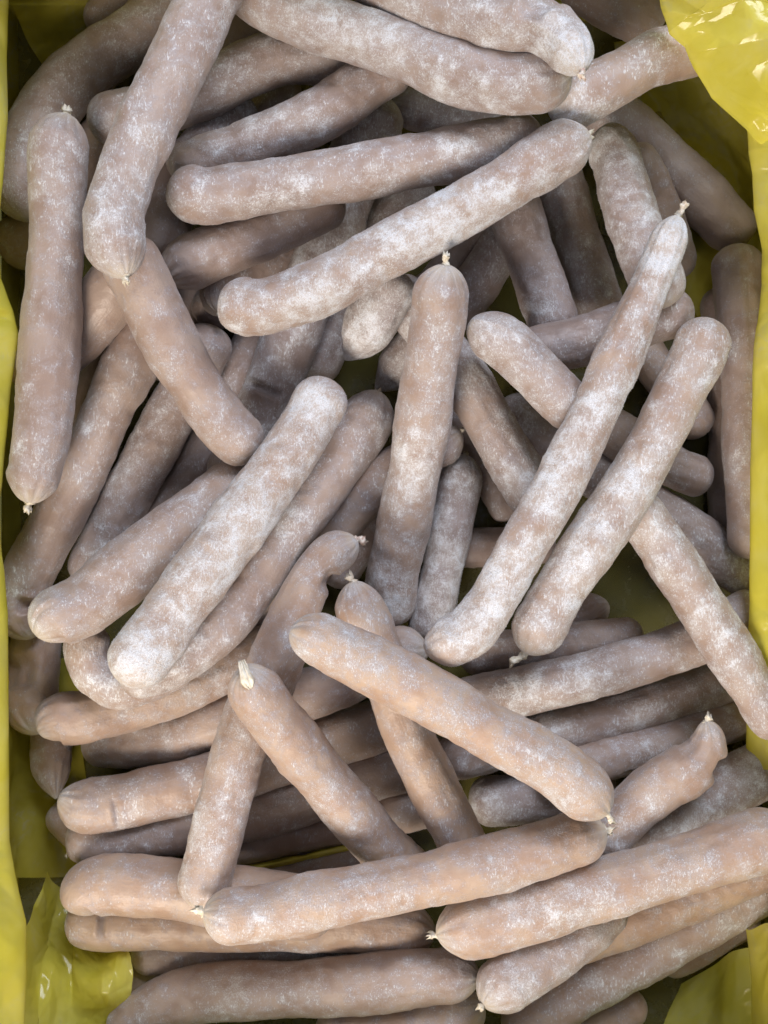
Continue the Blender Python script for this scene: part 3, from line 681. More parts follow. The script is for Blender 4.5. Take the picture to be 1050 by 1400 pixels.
  [(-103.2,163.2,65.3),(-93.8,169.1,66.1),(-83.5,173,66.8),(-72.8,176.1,67.6),(-62.5,179.9,68.4),(-52.3,183.9,69.1),(-42.2,188.2,69.9),(-34.7,191.6,70.4),(-25.1,196.6,71.2),(-16.3,202.8,72),(-7.3,208.7,72.7),(2.5,213.2,73.5),(12.4,217.5,74.3)],
  'sausage with a glassy crumpled left cap just above the level frosty sausage'),
 (14.8, 1, 1, 'ch', 0.55, 0.15, [(0.735, 80, 0.15, 2.3, 0.75, 1)], 54,
  [(6,208.9,41.7),(-7.4,196.3,40.8),(-15.1,179.4,40),(-20.4,161.6,39.2),(-26.5,143.9,38.4),(-33.3,126.5,37.6),(-40.5,109.2,36.7),(-46,96.2,36.1),(-52.8,78.7,35.3),(-59.9,61.2,34.5),(-67.4,43.7,33.6),(-74.6,26.2,32.8),(-83.9,9.5,32)],
  'bluish sausage with a deep grey slot dent near the centre left'),
 (11.6, 1, 1, 'kh', 0.55, 0.13, [], 55,
  [(42.6,29.7,33.1),(40.6,21.4,33.1),(38.6,13.1,33.1),(36.8,4.8,33.1),(35.1,-3.6,33.1),(33.7,-12,33.1),(32.4,-20.4,33.1),(31.2,-26.7,33.1),(29.4,-35.1,33.1),(27.6,-43.4,33.1),(25.8,-51.7,33.1),(24.3,-60.1,33.1),(22.8,-68.5,33.1)],
  'grey frosted sausage with a small top nub right of the central upright one'),
 (12.9, 1, 1, 'th', 0.15, 0.29, [], 56,
  [(-106.8,112.8,68.9),(-100.4,118.1,68.4),(-93.7,122.7,67.8),(-86.1,125.9,67.2),(-78.4,128.9,66.7),(-70.7,131.7,66.1),(-63,134.7,65.5),(-57.4,137.4,65.1),(-50.1,141.4,64.5),(-42.8,145.3,64),(-35.2,148.8,63.4),(-27.6,152.2,62.8),(-19.9,155.5,62.2)],
  'bare sausage with a bluish pointed left tip below the level frosty sausage'),
 (12.4, 1, 1, 'kr', 0.35, 0.34, [], 57,
  [(39,40.8,47.7),(27.5,34,44.7),(15.7,27.5,41.7),(4.2,20.3,38.7),(-6.5,11.7,35.7),(-16.8,2.4,32.7),(-26.3,-7.9,29.7),(-33.3,-15.8,27.4),(-42.6,-26.7,24.4),(-51.8,-37.8,21.4),(-61.3,-48.8,18.4),(-71.3,-59.5,15.4),(-82.4,-69.4,12.4)],
  'sausage slanting down left behind the central upright sausage'),
 (12.5, 1, 1, 'hr', 0.3, 0.15, [], 58,
  [(62.5,75,68.5),(70,77.4,68.5),(77.5,79.5,68.5),(85.3,80.8,68.5),(93,82.2,68.5),(100.4,84.6,68.5),(107.7,87.5,68.5),(113.2,89.5,68.5),(120.6,92,68.5),(128.1,94.3,68.5),(135.7,96.1,68.5),(143.4,97.5,68.5),(151.2,98.6,68.5)],
  'grey sausage lying crosswise behind the upper part of the long frosty sausage'),
 (12.3, 1, 1, 'ph', 0.5, 0.09, [], 59,
  [(-4.3,65.3,17.8),(-1.1,67.9,19.4),(2,70.5,21),(5,73.2,22.6),(7.7,76.1,24.2),(10.4,79.1,25.9),(13,82.1,27.5),(15,84.3,28.7),(17.7,87.2,30.3),(20.4,90,31.9),(23.1,92.8,33.5),(25.7,95.6,35.1),(28.4,98.4,36.7)],
  'small pinched grey sausage end left of the central upright sausage'),
 (13.7, 1, 1, 'rk', 0.28, 0.4, [], 60,
  [(-161.3,-126.7,14),(-144.2,-123.4,17.1),(-127.2,-120.9,20.2),(-110.5,-118.2,23.3),(-94.4,-113,26.4),(-78.6,-107.4,29.6),(-63.1,-101.5,32.7),(-51.5,-97.4,35),(-35.7,-93.3,38.1),(-21,-86.9,41.3),(-7.2,-78.6,44.4),(6.7,-71.6,47.5),(22.2,-69.4,50.6)],
  'plain rounded sausage second down in the rows at lower left, ending in a central knot'),
 (13.0, 1, 1, 'hh', 0.45, 0.37, [], 61,
  [(27.8,-101,47.4),(42.2,-96.7,47.4),(56.8,-93.4,47.4),(71.5,-90.3,47.4),(86.2,-87.3,47.4),(100.7,-83.8,47.4),(115.2,-79.8,47.4),(126,-76.5,47.4),(140.2,-71.9,47.4),(154.3,-66.8,47.4),(167.8,-60.2,47.4),(181.2,-53.5,47.4),(194.9,-47.5,47.4)],
  'topmost of the three parallel sausages at right below centre'),
 (13.0, 1, 1, 'rh', 0.55, 0.26, [], 62,
  [(1.8,114.2,55.5),(10.4,106,55.5),(18.1,97,55.5),(25.1,87.4,55.5),(32,77.8,55.5),(38.8,68.1,55.5),(45.2,58.2,55.5),(49.8,50.6,55.5),(55.5,40.2,55.5),(61.2,29.8,55.5),(67.3,19.7,55.5),(73.9,9.8,55.5),(80.5,-0,55.5)],
  'frosted sausage slanting behind the central upright sausage to lower right'),
 (15.3, 1, 1, 'hr', 0.18, 0.43, [], 63,
  [(91.4,275.9,45),(95.6,273.3,45),(99.7,270.7,45),(103.9,268,45),(108.2,265.5,45),(112.4,262.9,45),(116.7,260.4,45),(120,258.7,45),(124.4,256.5,45),(129,254.5,45),(133.4,252.3,45),(137.6,249.6,45),(141.7,246.9,45)],
  'brown sausage end at the top edge beside the crumpled yellow bag'),
 (14.7, 1, 1, 'hh', 0.45, 0.35, [], 64,
  [(103.8,-188.8,38),(112.8,-183.5,38),(121.8,-178,38),(130.4,-172.1,38),(138.9,-166,38),(147.7,-160.3,38),(156.6,-154.9,38),(163.3,-150.8,38),(172.2,-145.3,38),(181.2,-140,38),(190.5,-135.2,38),(200,-130.8,38),(209.5,-126.5,38)],
  'grey frosted sausage behind the bent tipped sausage at the right edge'),
 (12.8, 1, 1, 'rh', 0.52, 0.26, [], 65,
  [(105.4,188,53.6),(111.5,182.6,56.8),(115.2,175.5,60),(116.3,166.7,63.2),(117.6,158.2,66.4),(119,149.8,69.6),(120.5,141.6,72.8),(121.8,135.6,75.2),(123.8,127.7,78.4),(125.9,120,81.6),(128.1,112.4,84.8),(130.3,105,88),(132.5,97.6,91.2)],
  'thickly frosted sausage end right below the right knot of the patchy white diagonal'),
 (13.2, 1, 1, 'ph', 0.62, 0.09, [], 66,
  [(-19.3,76.1,58.4),(-16.3,79.1,61.3),(-13.5,82.1,64),(-11,85.5,66.6),(-8.7,88.9,68.9),(-6.6,92.4,71),(-4.6,95.9,72.9),(-3,98.5,74.2),(-0.9,102,75.7),(1.4,105.4,77),(3.8,108.8,78.2),(6.3,112.1,79.1),(8.7,115.5,79.8)],
  'bluish frosted sausage end pinched to a point above the whitest sausage'),
 (13.9, 1, 1, 'ht', 0.1, 0.68, [(0.5, 60, 0.42, 8, 0.9, 0.15)], 67,
  [(-184.1,-59.1,12.7),(-185,-63.9,14.6),(-185.9,-68.7,16.6),(-186.4,-73.5,18.6),(-186.5,-78.3,20.5),(-186.3,-83.2,22.5),(-185.9,-88,24.5),(-185.5,-91.6,25.9),(-184.9,-96.4,27.9),(-184,-101.1,29.9),(-182.7,-105.8,31.8),(-181,-110.3,33.8),(-179.3,-114.8,35.8)],
  'dark folded sausage end against the left wall beside the topmost lower left row'),
 (13.5, 1, 0.8, 'kh', 0.5, 0.5, [], 68,
  [(46.6,-232.5,87.3),(51.8,-228.8,84.4),(57.2,-225.2,81.6),(63.2,-222.2,78.8),(69.6,-219.6,75.9),(76,-217,73.1),(82.4,-214.1,70.3),(87.3,-211.9,68.1),(93.7,-208.9,65.3),(100.1,-205.7,62.5),(106.5,-202.3,59.6),(112.8,-198.8,56.8),(119.3,-195.2,53.9)],
  'frosted tapering sausage end tied at bottom centre right'),
 (13.6, 1, 1, 'th', 0.22, 0.36, [(0.105, 35, 0.34, 4.5, 0.75, 0.25)], 69,
  [(-181.2,-65.1,36.9),(-187.3,-50.3,38.3),(-183.8,-33.9,39.8),(-176.2,-19.1,41.2),(-168,-4.6,42.7),(-160.2,9.9,44.1),(-152.6,24.4,45.5),(-147.2,35.3,46.6),(-140.4,50,48),(-133.4,64.5,49.5),(-126,78.8,50.9),(-118.2,92.8,52.4),(-110.1,106.5,53.8)],
  'long diagonal sausage with a dented lower end at the left edge'),
 (13.5, 1, 1, 'th', 0.25, 0.6, [], 70,
  [(-174.6,-110.7,50.7),(-165,-105.2,49.1),(-153.8,-104.9,47.5),(-142.9,-102.3,46),(-132,-99.2,44.4),(-121,-96,42.9),(-110.2,-92.5,41.3),(-102.1,-89.4,40.1),(-91.5,-85,38.6),(-80.7,-80.6,37),(-70,-76.1,35.4),(-59,-72.1,33.9),(-47.7,-68.6,32.3)],
  'tan sausage with a puckered left tip, topmost of the parallel rows at lower left'),
 (11.6, 1, 1, 'hh', 0.5, 0.46, [], 71,
  [(-145,-54.2,62.2),(-146.5,-60.7,62.2),(-147.1,-67,62.2),(-145.7,-73.6,62.2),(-142.4,-79,62.2),(-137,-83,62.2),(-130.8,-85,62.2),(-126,-84.8,62.2),(-119.5,-83,62.2),(-113.3,-81,62.2),(-107.4,-78.3,62.2),(-101.6,-75.3,62.2),(-95.8,-72.3,62.2)],
  'frosted curved sausage end under the bottom tip of the whitest sausage'),
 (12.2, 1, 1, 'th', 0.5, 0.51, [], 72,
  [(76.7,183.2,98),(82.8,186.8,98),(88.9,190.2,98),(95.2,193.6,98),(101.4,196.9,98),(107.7,200.2,98),(113.9,203.6,98),(118.5,206.3,98),(124.8,209.4,98),(131.4,211.8,98),(138.2,213.6,98),(145.2,215.2,98),(152.1,216.9,98)],
  'brownish sausage with a white puckered tip beside the crumpled yellow bag', (2.2, 1)),
 (15.5, 1, 1, 'th', 0.35, 0.45, [], 73,
  [(-165,-58.1,86),(-157.5,-51.1,83.3),(-148.1,-46.8,80.7),(-139.3,-41.4,78.1),(-131.5,-34.3,75.5),(-123.5,-27.2,72.8),(-115.2,-20.2,70.2),(-109,-14.9,68.2),(-100.3,-8.2,65.6),(-91.2,-1.9,63),(-82,4.4,60.4),(-73.1,11.3,57.7),(-64.1,18.3,55.1)],
  'plump sausage tapering to the left edge tie, beside the whitest sausage'),
 (12.2, 1, 1, 'th', 0.45, 0.36, [], 74,
  [(39.9,89.1,88.6),(45.2,86.1,88.6),(50.5,83,88.6),(55.8,79.8,88.6),(60.6,76.1,88.6),(64.9,71.8,88.6),(69.2,67.4,88.6),(72.5,64.2,88.6),(76.9,59.9,88.6),(81.3,55.6,88.6),(85.7,51.4,88.6),(90.2,47.2,88.6),(94.6,43,88.6)],
  'sausage with a puckered fan shaped left end right of the central upright one'),
 (12.1, 1, 1, 'hh', 0.5, 0.49, [], 75,
  [(119.4,7.1,70),(126,-2.5,70),(132.7,-12.2,70),(139.3,-21.9,70),(145.7,-31.7,70),(151.8,-41.8,70),(158,-51.8,70),(162.7,-59.2,70),(169.1,-69,70),(175.4,-78.9,70),(181.7,-88.8,70),(188,-98.8,70),(194.2,-108.7,70)],
  'pale diagonal sausage running off to the right edge over the yellow strip'),
 (13.3, 1, 1, 'kh', 0.46, 0.36, [], 76,
  [(-3,62.1,36.6),(-9.6,45.5,41.2),(-19.3,30.8,45.8),(-29,16.5,50.4),(-38.7,2.6,55),(-48.1,-11.1,59.6),(-57.5,-24.6,64.2),(-64.3,-34.7,67.6),(-73.8,-47.4,72.2),(-84.4,-58.9,76.8),(-96.8,-67.8,81.4),(-110.7,-73.8,86),(-125.1,-77.1,90.6)],
  'frosted sausage lying close along the right side of the whitest sausage'),
 (13.8, 1, 1, 'hr', 0.25, 0.43, [], 77,
  [(-122.8,124.5,100),(-117.9,116.6,97.6),(-113.6,108.2,95.1),(-110.1,99.3,92.6),(-106.1,90.5,90.1),(-101.9,81.8,87.7),(-97.3,73.1,85.2),(-93.6,66.7,83.3),(-88.4,58.1,80.8),(-82.8,49.8,78.4),(-76.6,41.7,75.9),(-69.6,34.3,73.4),(-61.5,27.8,70.9)],
  'smooth tan bent sausage with a rounded lower end, left of centre'),
 (13.7, 1, 1, 'kk', 0.28, 0.29, [], 78,
  [(-150.8,188.6,84.8),(-153.6,173.1,84.8),(-154.3,157.3,84.8),(-154.5,141.5,84.8),(-155.3,125.7,84.8),(-156.4,110,84.8),(-157.5,94.2,84.8),(-158.4,82.4,84.8),(-159.4,66.6,84.8),(-160.6,50.9,84.8),(-162.5,35.2,84.8),(-165.3,19.7,84.8),(-168.1,4.2,84.8)],
  'upright sausage with a tied knot at both ends along the left wall'),
 (13.2, 0.85, 1, 'kt', 0.35, 0.58, [(0.13, 170, 0.32, 5, 0.8, 0.1)], 79,
  [(-13.2,-13.6,69.3),(-27.7,-22.1,70.5),(-37.2,-36,71.7),(-44.1,-51.5,72.9),(-50.3,-67.1,74.1),(-56.7,-82.5,75.2),(-63.9,-97.5,76.4),(-68.2,-109.1,77.3),(-72.6,-125,78.5),(-76.9,-140.9,79.7),(-80.9,-156.7,80.9),(-84.6,-172.6,82.1),(-88,-188.4,83.2)],
  'long sausage with a shrivelled pinkish upper knot running to the lower left'),
 (13.0, 1, 0.7, 'tk', 0.3, 0.6, [(0.8, 10, 0.35, 3.5, 0.8, 0.1)], 80,
  [(103.8,-170.7,62),(108.3,-164.3,62),(113,-158,62),(118,-151.9,62),(123.3,-146.1,62),(129.1,-140.8,62),(135.3,-135.9,62),(140.2,-132.6,62),(147.2,-128.8,62),(153.8,-124.7,62),(158.8,-118.4,62),(160.5,-111.1,62),(159.5,-103.1,62)],
  'short sausage with a sharply bent tied tip at lower right'),
 (14.6, 1, 1, 'kh', 0.36, 0.75, [], 81,
  [(25.1,-201.5,81.9),(39.6,-197.9,81.9),(54.1,-194.3,81.9),(68.5,-190.2,81.9),(82.8,-185.7,81.9),(97.1,-181.5,81.9),(111.4,-177.3,81.9),(122.2,-174.2,81.9),(136.6,-170,81.9),(150.9,-165.7,81.9),(165.1,-161.1,81.9),(179.3,-156.4,81.9),(193.4,-151.6,81.9)],
  'large pale tan sausage at lower right running off the right edge'),
 (14.2, 1, 1, 'ht', 0.45, 0.34, [], 82,
  [(-75.5,259.8,78),(-62.7,249.4,81.5),(-49.4,240.3,85.1),(-35.6,232.5,88.7),(-21.6,225.8,92.2),(-7.5,219.9,95.8),(6.3,213.7,99.3),(16.3,208.6,102),(29.6,202.1,105.5),(42.9,196.1,109.1),(56.5,192.7,112.6),(70.1,192.1,116.2),(83.2,194.1,119.7)],
  'thick curved sausage across the top centre, tapering right'),
 (13.1, 1, 1, 'rr', 0.5, 0.32, [], 83,
  [(-100.6,156.9,86.3),(-87.3,149.9,86.3),(-71.8,150.9,86.3),(-56.7,153.3,86.3),(-41.6,156.2,86.3),(-26.5,158.5,86.3),(-11.3,161,86.3),(-0,162.9,86.3),(15.1,165.6,86.3),(30.1,168.5,86.3),(45.1,171.6,86.3),(60.1,174.9,86.3),(75,178.4,86.3)],
  'level frosty sausage with a rounded white left end, upper centre'),
 (13.5, 1, 1, 'kr', 0.46, 0.45, [], 84,
  [(28.2,112,107.8),(26.3,99.4,101.5),(24.9,86.4,95.2),(22.7,73.1,88.9),(20.7,59.4,82.7),(18.9,45.4,76.4),(16.7,31,70.1),(14.8,20.1,65.4),(12,5.2,59.1),(8.9,-10,52.8),(5.7,-25.5,46.5),(3.1,-41.4,40.2),(0.8,-57.8,34)],
  'central upright sausage with a white tied top'),
 (13.3, 1, 1, 'kh', 0.32, 0.75, [], 85,
  [(-62.6,-70.2,108.4),(-59.2,-80.8,103.7),(-53.7,-90.6,98.9),(-47.6,-100.1,94.1),(-41.2,-109.7,89.4),(-34.6,-119.4,84.6),(-27.8,-129.1,79.8),(-22.6,-136.5,76.2),(-15.4,-146.5,71.5),(-8.1,-156.6,66.7),(-0.6,-166.7,61.9),(7.7,-176.4,57.2),(16.6,-185.8,52.4)],
  'tan sausage with a pale pointed casing flap on top, lower centre left'),
 (12.3, 1, 1, 'kh', 0.26, 0.75, [], 86,
  [(-15.3,-33.9,69.5),(-11.8,-46.5,69.5),(-6.6,-58.4,69.5),(-1.8,-70.6,69.5),(2.6,-82.9,69.5),(6.8,-95.2,69.5),(11.3,-107.5,69.5),(15.3,-116.4,69.5),(21.2,-128.1,69.5),(27,-139.8,69.5),(32.8,-151.5,69.5),(38.7,-163.2,69.5),(44.6,-174.8,69.5)],
  'tan sausage with a cream tied top passing under the orange one'),
 (13.6, 1, 1, 'hk', 0.42, 0.36, [], 87,
  [(-68.6,257.5,103.2),(-74.6,244.4,104.9),(-80.5,231.3,106.7),(-86.2,218.2,108.4),(-91.8,205.2,110.1),(-97.4,192.3,111.8),(-103,179.4,113.5),(-106.9,169.8,114.8),(-112.2,156.9,116.5),(-116.4,143.8,118.2),(-119,130.2,119.9),(-117.8,116.7,121.6),(-113.4,103.4,123.3)],
  'big tilted sausage with a cream knot at its bent lower end, upper left'),
 (13.1, 1, 0.8, 'hk', 0.45, 0.36, [(0.76, 120, 0.3, 5, 0.8, 0.1)], 88,
  [(-15.5,256.2,89),(-5.9,249.7,93.3),(3.6,243.3,97.6),(12.8,236.7,101.9),(21.9,230.5,106.2),(31.3,225.5,110.5),(40.8,221.4,114.8),(47.9,218.6,118),(57.4,215.8,122.3),(66.6,212.9,126.6),(74.3,206.3,130.9),(80.2,197.5,135.2),(84.5,187.6,139.5)],
  'sausage at the top edge with a collapsed white end and pink knot', (1, 2.2)),
 (13.3, 1, 1, 'rk', 0.64, 0.56, [], 89,
  [(-76.5,99.3,94.9),(-60.8,95,95.7),(-44.6,98.2,96.5),(-29.2,104,97.3),(-14.7,111.3,98.1),(-0.6,119.4,98.9),(13.7,127,99.7),(24.4,132.7,100.3),(38.5,140.4,101.1),(52.5,148.2,101.9),(66.1,156.6,102.7),(79.6,165.1,103.5),(93.8,172.2,104.3)],
  'patchy white frosted diagonal sausage across the upper centre'),
 (11.6, 0.72, 1, 'kt', 0.6, 0.6, [], 90,
  [(133.2,133.9,108),(126.1,115.3,108),(118.3,97.1,108),(110.3,78.9,108),(102.2,60.8,108),(94,42.7,108),(85.3,24.8,108),(78.3,11.7,108),(68.6,-5.7,108),(58.7,-22.9,108),(49.2,-40.5,108),(36.7,-55.7,108),(18.2,-62.3,108)],
  'longest frosty sausage with a white stub at its narrow top, right of centre', (3.5, 1)),
 (13.4, 1, 1, 'kk', 0.36, 0.8, [], 91,
  [(-82.9,-183.8,101.7),(-67,-185.6,100.5),(-51.1,-184.1,99.3),(-35.4,-180.8,98.1),(-19.5,-178.1,96.9),(-3.5,-175.5,95.7),(12.5,-172.6,94.6),(24.5,-170.2,93.7),(40.6,-166.9,92.5),(56.6,-163.2,91.3),(72.6,-159.2,90.1),(88.6,-154.6,88.9),(104.4,-149.6,87.7)],
  'long pale tan sausage tied at both ends, low centre'),
 (13.1, 1, 1, 'rk', 0.58, 0.56, [], 92,
  [(154,90.9,88.1),(148.7,76.5,88.1),(142.2,62.6,88.1),(135.5,48.8,88.1),(128.5,35.1,88.1),(121.2,21.5,88.1),(113.5,8.2,88.1),(107.1,-1.4,88.1),(98.2,-13.9,88.1),(89.6,-26.6,88.1),(81.4,-39.6,88.1),(73.8,-52.9,88.1),(66.5,-66.5,88.1)],
  'frosty sausage tied at its lower tip, right of the longest one'),
 (14.5, 0.93, 1, 'rr', 0.76, 0.75, [], 93,
  [(-25.8,63.5,75.5),(-32.4,49.7,78.7),(-39.8,36.5,81.9),(-47.7,23.8,85.1),(-56,11.6,88.3),(-64.2,-0.5,91.5),(-72.2,-12.4,94.7),(-78.2,-21.2,97.1),(-86.6,-32.5,100.3),(-94.8,-43.7,103.5),(-102.3,-55.1,106.6),(-110.6,-65.7,109.8),(-119.7,-75.4,113)],
  'whitest and thickest frosted sausage, diagonal left of centre'),
 (13.3, 1, 1, 'tk', 0.34, 0.95, [], 94,
  [(-42.1,-53.2,112.1),(-28.7,-57.6,112.1),(-16.2,-64,112.1),(-3.4,-69.9,112.1),(9,-76.4,112.1),(21.4,-83.2,112.1),(33.6,-90.2,112.1),(42.7,-95.4,112.1),(54.9,-102.4,112.1),(67.3,-109.3,112.1),(79.2,-116.8,112.1),(90,-125.7,112.1),(100.2,-135.4,112.1)],
  'orange tan sausage lying on top of the pile, lower centre'),
]


NV = 60


def end_profile(kind, e):
    """relative radius at distance e (in radii) from the tip"""
    if kind in 'rhc':
        p = np.clip(1 - e / (.92 if kind != 'c' else .8), 0, 1)
        return (1 - p ** 2.25) ** .5
    if kind in 'pn':
        x = np.clip(e / 1.75, 0, 1)
        return .08 + .92 * np.sin(x * np.pi / 2) ** .95
    x = np.clip(e / 1.08, 0, 1)
    return .10 + .90 * np.sin(x * np.pi / 2) ** .58


def frame(T):
    up = np.array([0, 0, 1.0])
    Nn = up - T * (T @ up)[:, None]
    Nn /= np.linalg.norm(Nn, axis=1, keepdims=True) + 1e-9
    return Nn, np.cross(T, Nn)


def tube(name, path, radii, nv, wob, seed):
    path = np.asarray(path)
    T = np.gradient(path, axis=0)
    T /= np.linalg.norm(T, axis=1, keepdims=True) + 1e-9
    ref = np.array([.31, .22, .92])
    A = np.cross(T, ref)
    A /= np.linalg.norm(A, axis=1, keepdims=True)
    B = np.cross(T, A)
    th = np.linspace(0, 2 * np.pi, nv, endpoint=False)
    d = A[:, None] * np.cos(th)[None, :, None] + B[:, None] * np.sin(th)[None, :, None]
    P = path[:, None] + d * np.asarray(radii)[:, None, None]
    X = P.reshape(-1, 3)
    k = 1 + wob * (vnoise(X * 900 + seed) - .5)
    X = np.repeat(path, nv, axis=0) + (X - np.repeat(path, nv, axis=0)) * k[:, None]
    nu = len(path)
    V = np.vstack([X, path[0], path[-1]])
    F = grid_faces(nu, nv, True)
    j = np.arange(nv)
    c0 = np.stack([np.full(nv, nu * nv), (j + 1) % nv, j], 1)
    c1 = np.stack([np.full(nv, nu * nv + 1), (nu - 1) * nv + j, (nu - 1) * nv + (j + 1) % nv], 1)
    return V, [F, np.vstack([c0, c1])]


def make_knot(parent, tip, direction, R, seed, pink, length):
    r = np.random.default_rng(seed)
    d = direction / np.linalg.norm(direction)
    d = d + np.array([0, 0, .12])
    side = np.cross(d, [0, 0, 1.0])
    side /= np.linalg.norm(side)
    bend = float(np.clip(r.normal() * .35, -.5, .5))
    n = 22
    t = np.linspace(0, 1, n)
    L = R * length
    path = tip[None] - d[None] * .14 * R + d[None] * (t * L)[:, None] + side[None] * (bend * L * t ** 2)[:, None]
    rad = r.uniform(.6, .95) * R * (.15 + .05 * np.exp(-((t - .3) / .12) ** 2) - .05 * np.exp(-((t - .12) / .07) ** 2)
               - .03 * np.exp(-((t - .55) / .12) ** 2) + .06 * np.clip(t - .6, 0, 1))
    rad[-1] *= .75
    V, F = tube('knot', path, rad, 16, 1.1, seed)
    # flatten and fray the loose end
    n_ = len(path) * 16
    w = np.clip((np.repeat(t, 16) - .72) / .28, 0, 1)
    V[:n_] += d[None] * (w * (r.random(n_) - .3) * R * .28)[:, None] * (np.arange(n_) % 3 == 0)[:, None]
    # twist grooves
    me = mesh_from('knot', V, F, True, {'tone': np.full(len(V), pink)})
    return link('knot', me, M_KNOT, parent)


def make_flap(parent, tip, direction, R, seed):
    """a loose pale tongue of casing lying over the end"""
    d = direction / np.linalg.norm(direction)
    side = np.cross(d, [0, 0, 1.0])
    side /= np.linalg.norm(side)
    up = np.array([0, 0, 1.0])
    nu, nv = 22, 11
    t = np.linspace(0, 1, nu)
    s = np.linspace(-1, 1, nv)
    w = R * (.05 + .20 * np.clip(t / .25, 0, 1) ** .6 * (1 - .86 * np.clip((t - .3) / .7, 0, 1)))
    along = R * (-.75 + 1.08 * t)
    z = R * (.80 - .52 * np.clip((t - .3) / .7, 0, 1) ** 1.3)
    P = (tip[None, None] + d * along[:, None, None] + side * (w[:, None] * s[None])[..., None]
         + up * (z[:, None] - .28 * R * s[None] ** 2 * w[:, None] / R
                 + .05 * R * np.sin(9 * s[None] + 5 * t[:, None]))[..., None])
    X = P.reshape(-1, 3)
    me = mesh_from('casing_flap', X, grid_faces(nu, nv, False), True, {'tone': np.zeros(len(X))})
    o = link('casing_flap', me, M_KNOT, parent)
    sm = o.modifiers.new('thickness', 'SOLIDIFY')
    sm.thickness = .0005
    return o


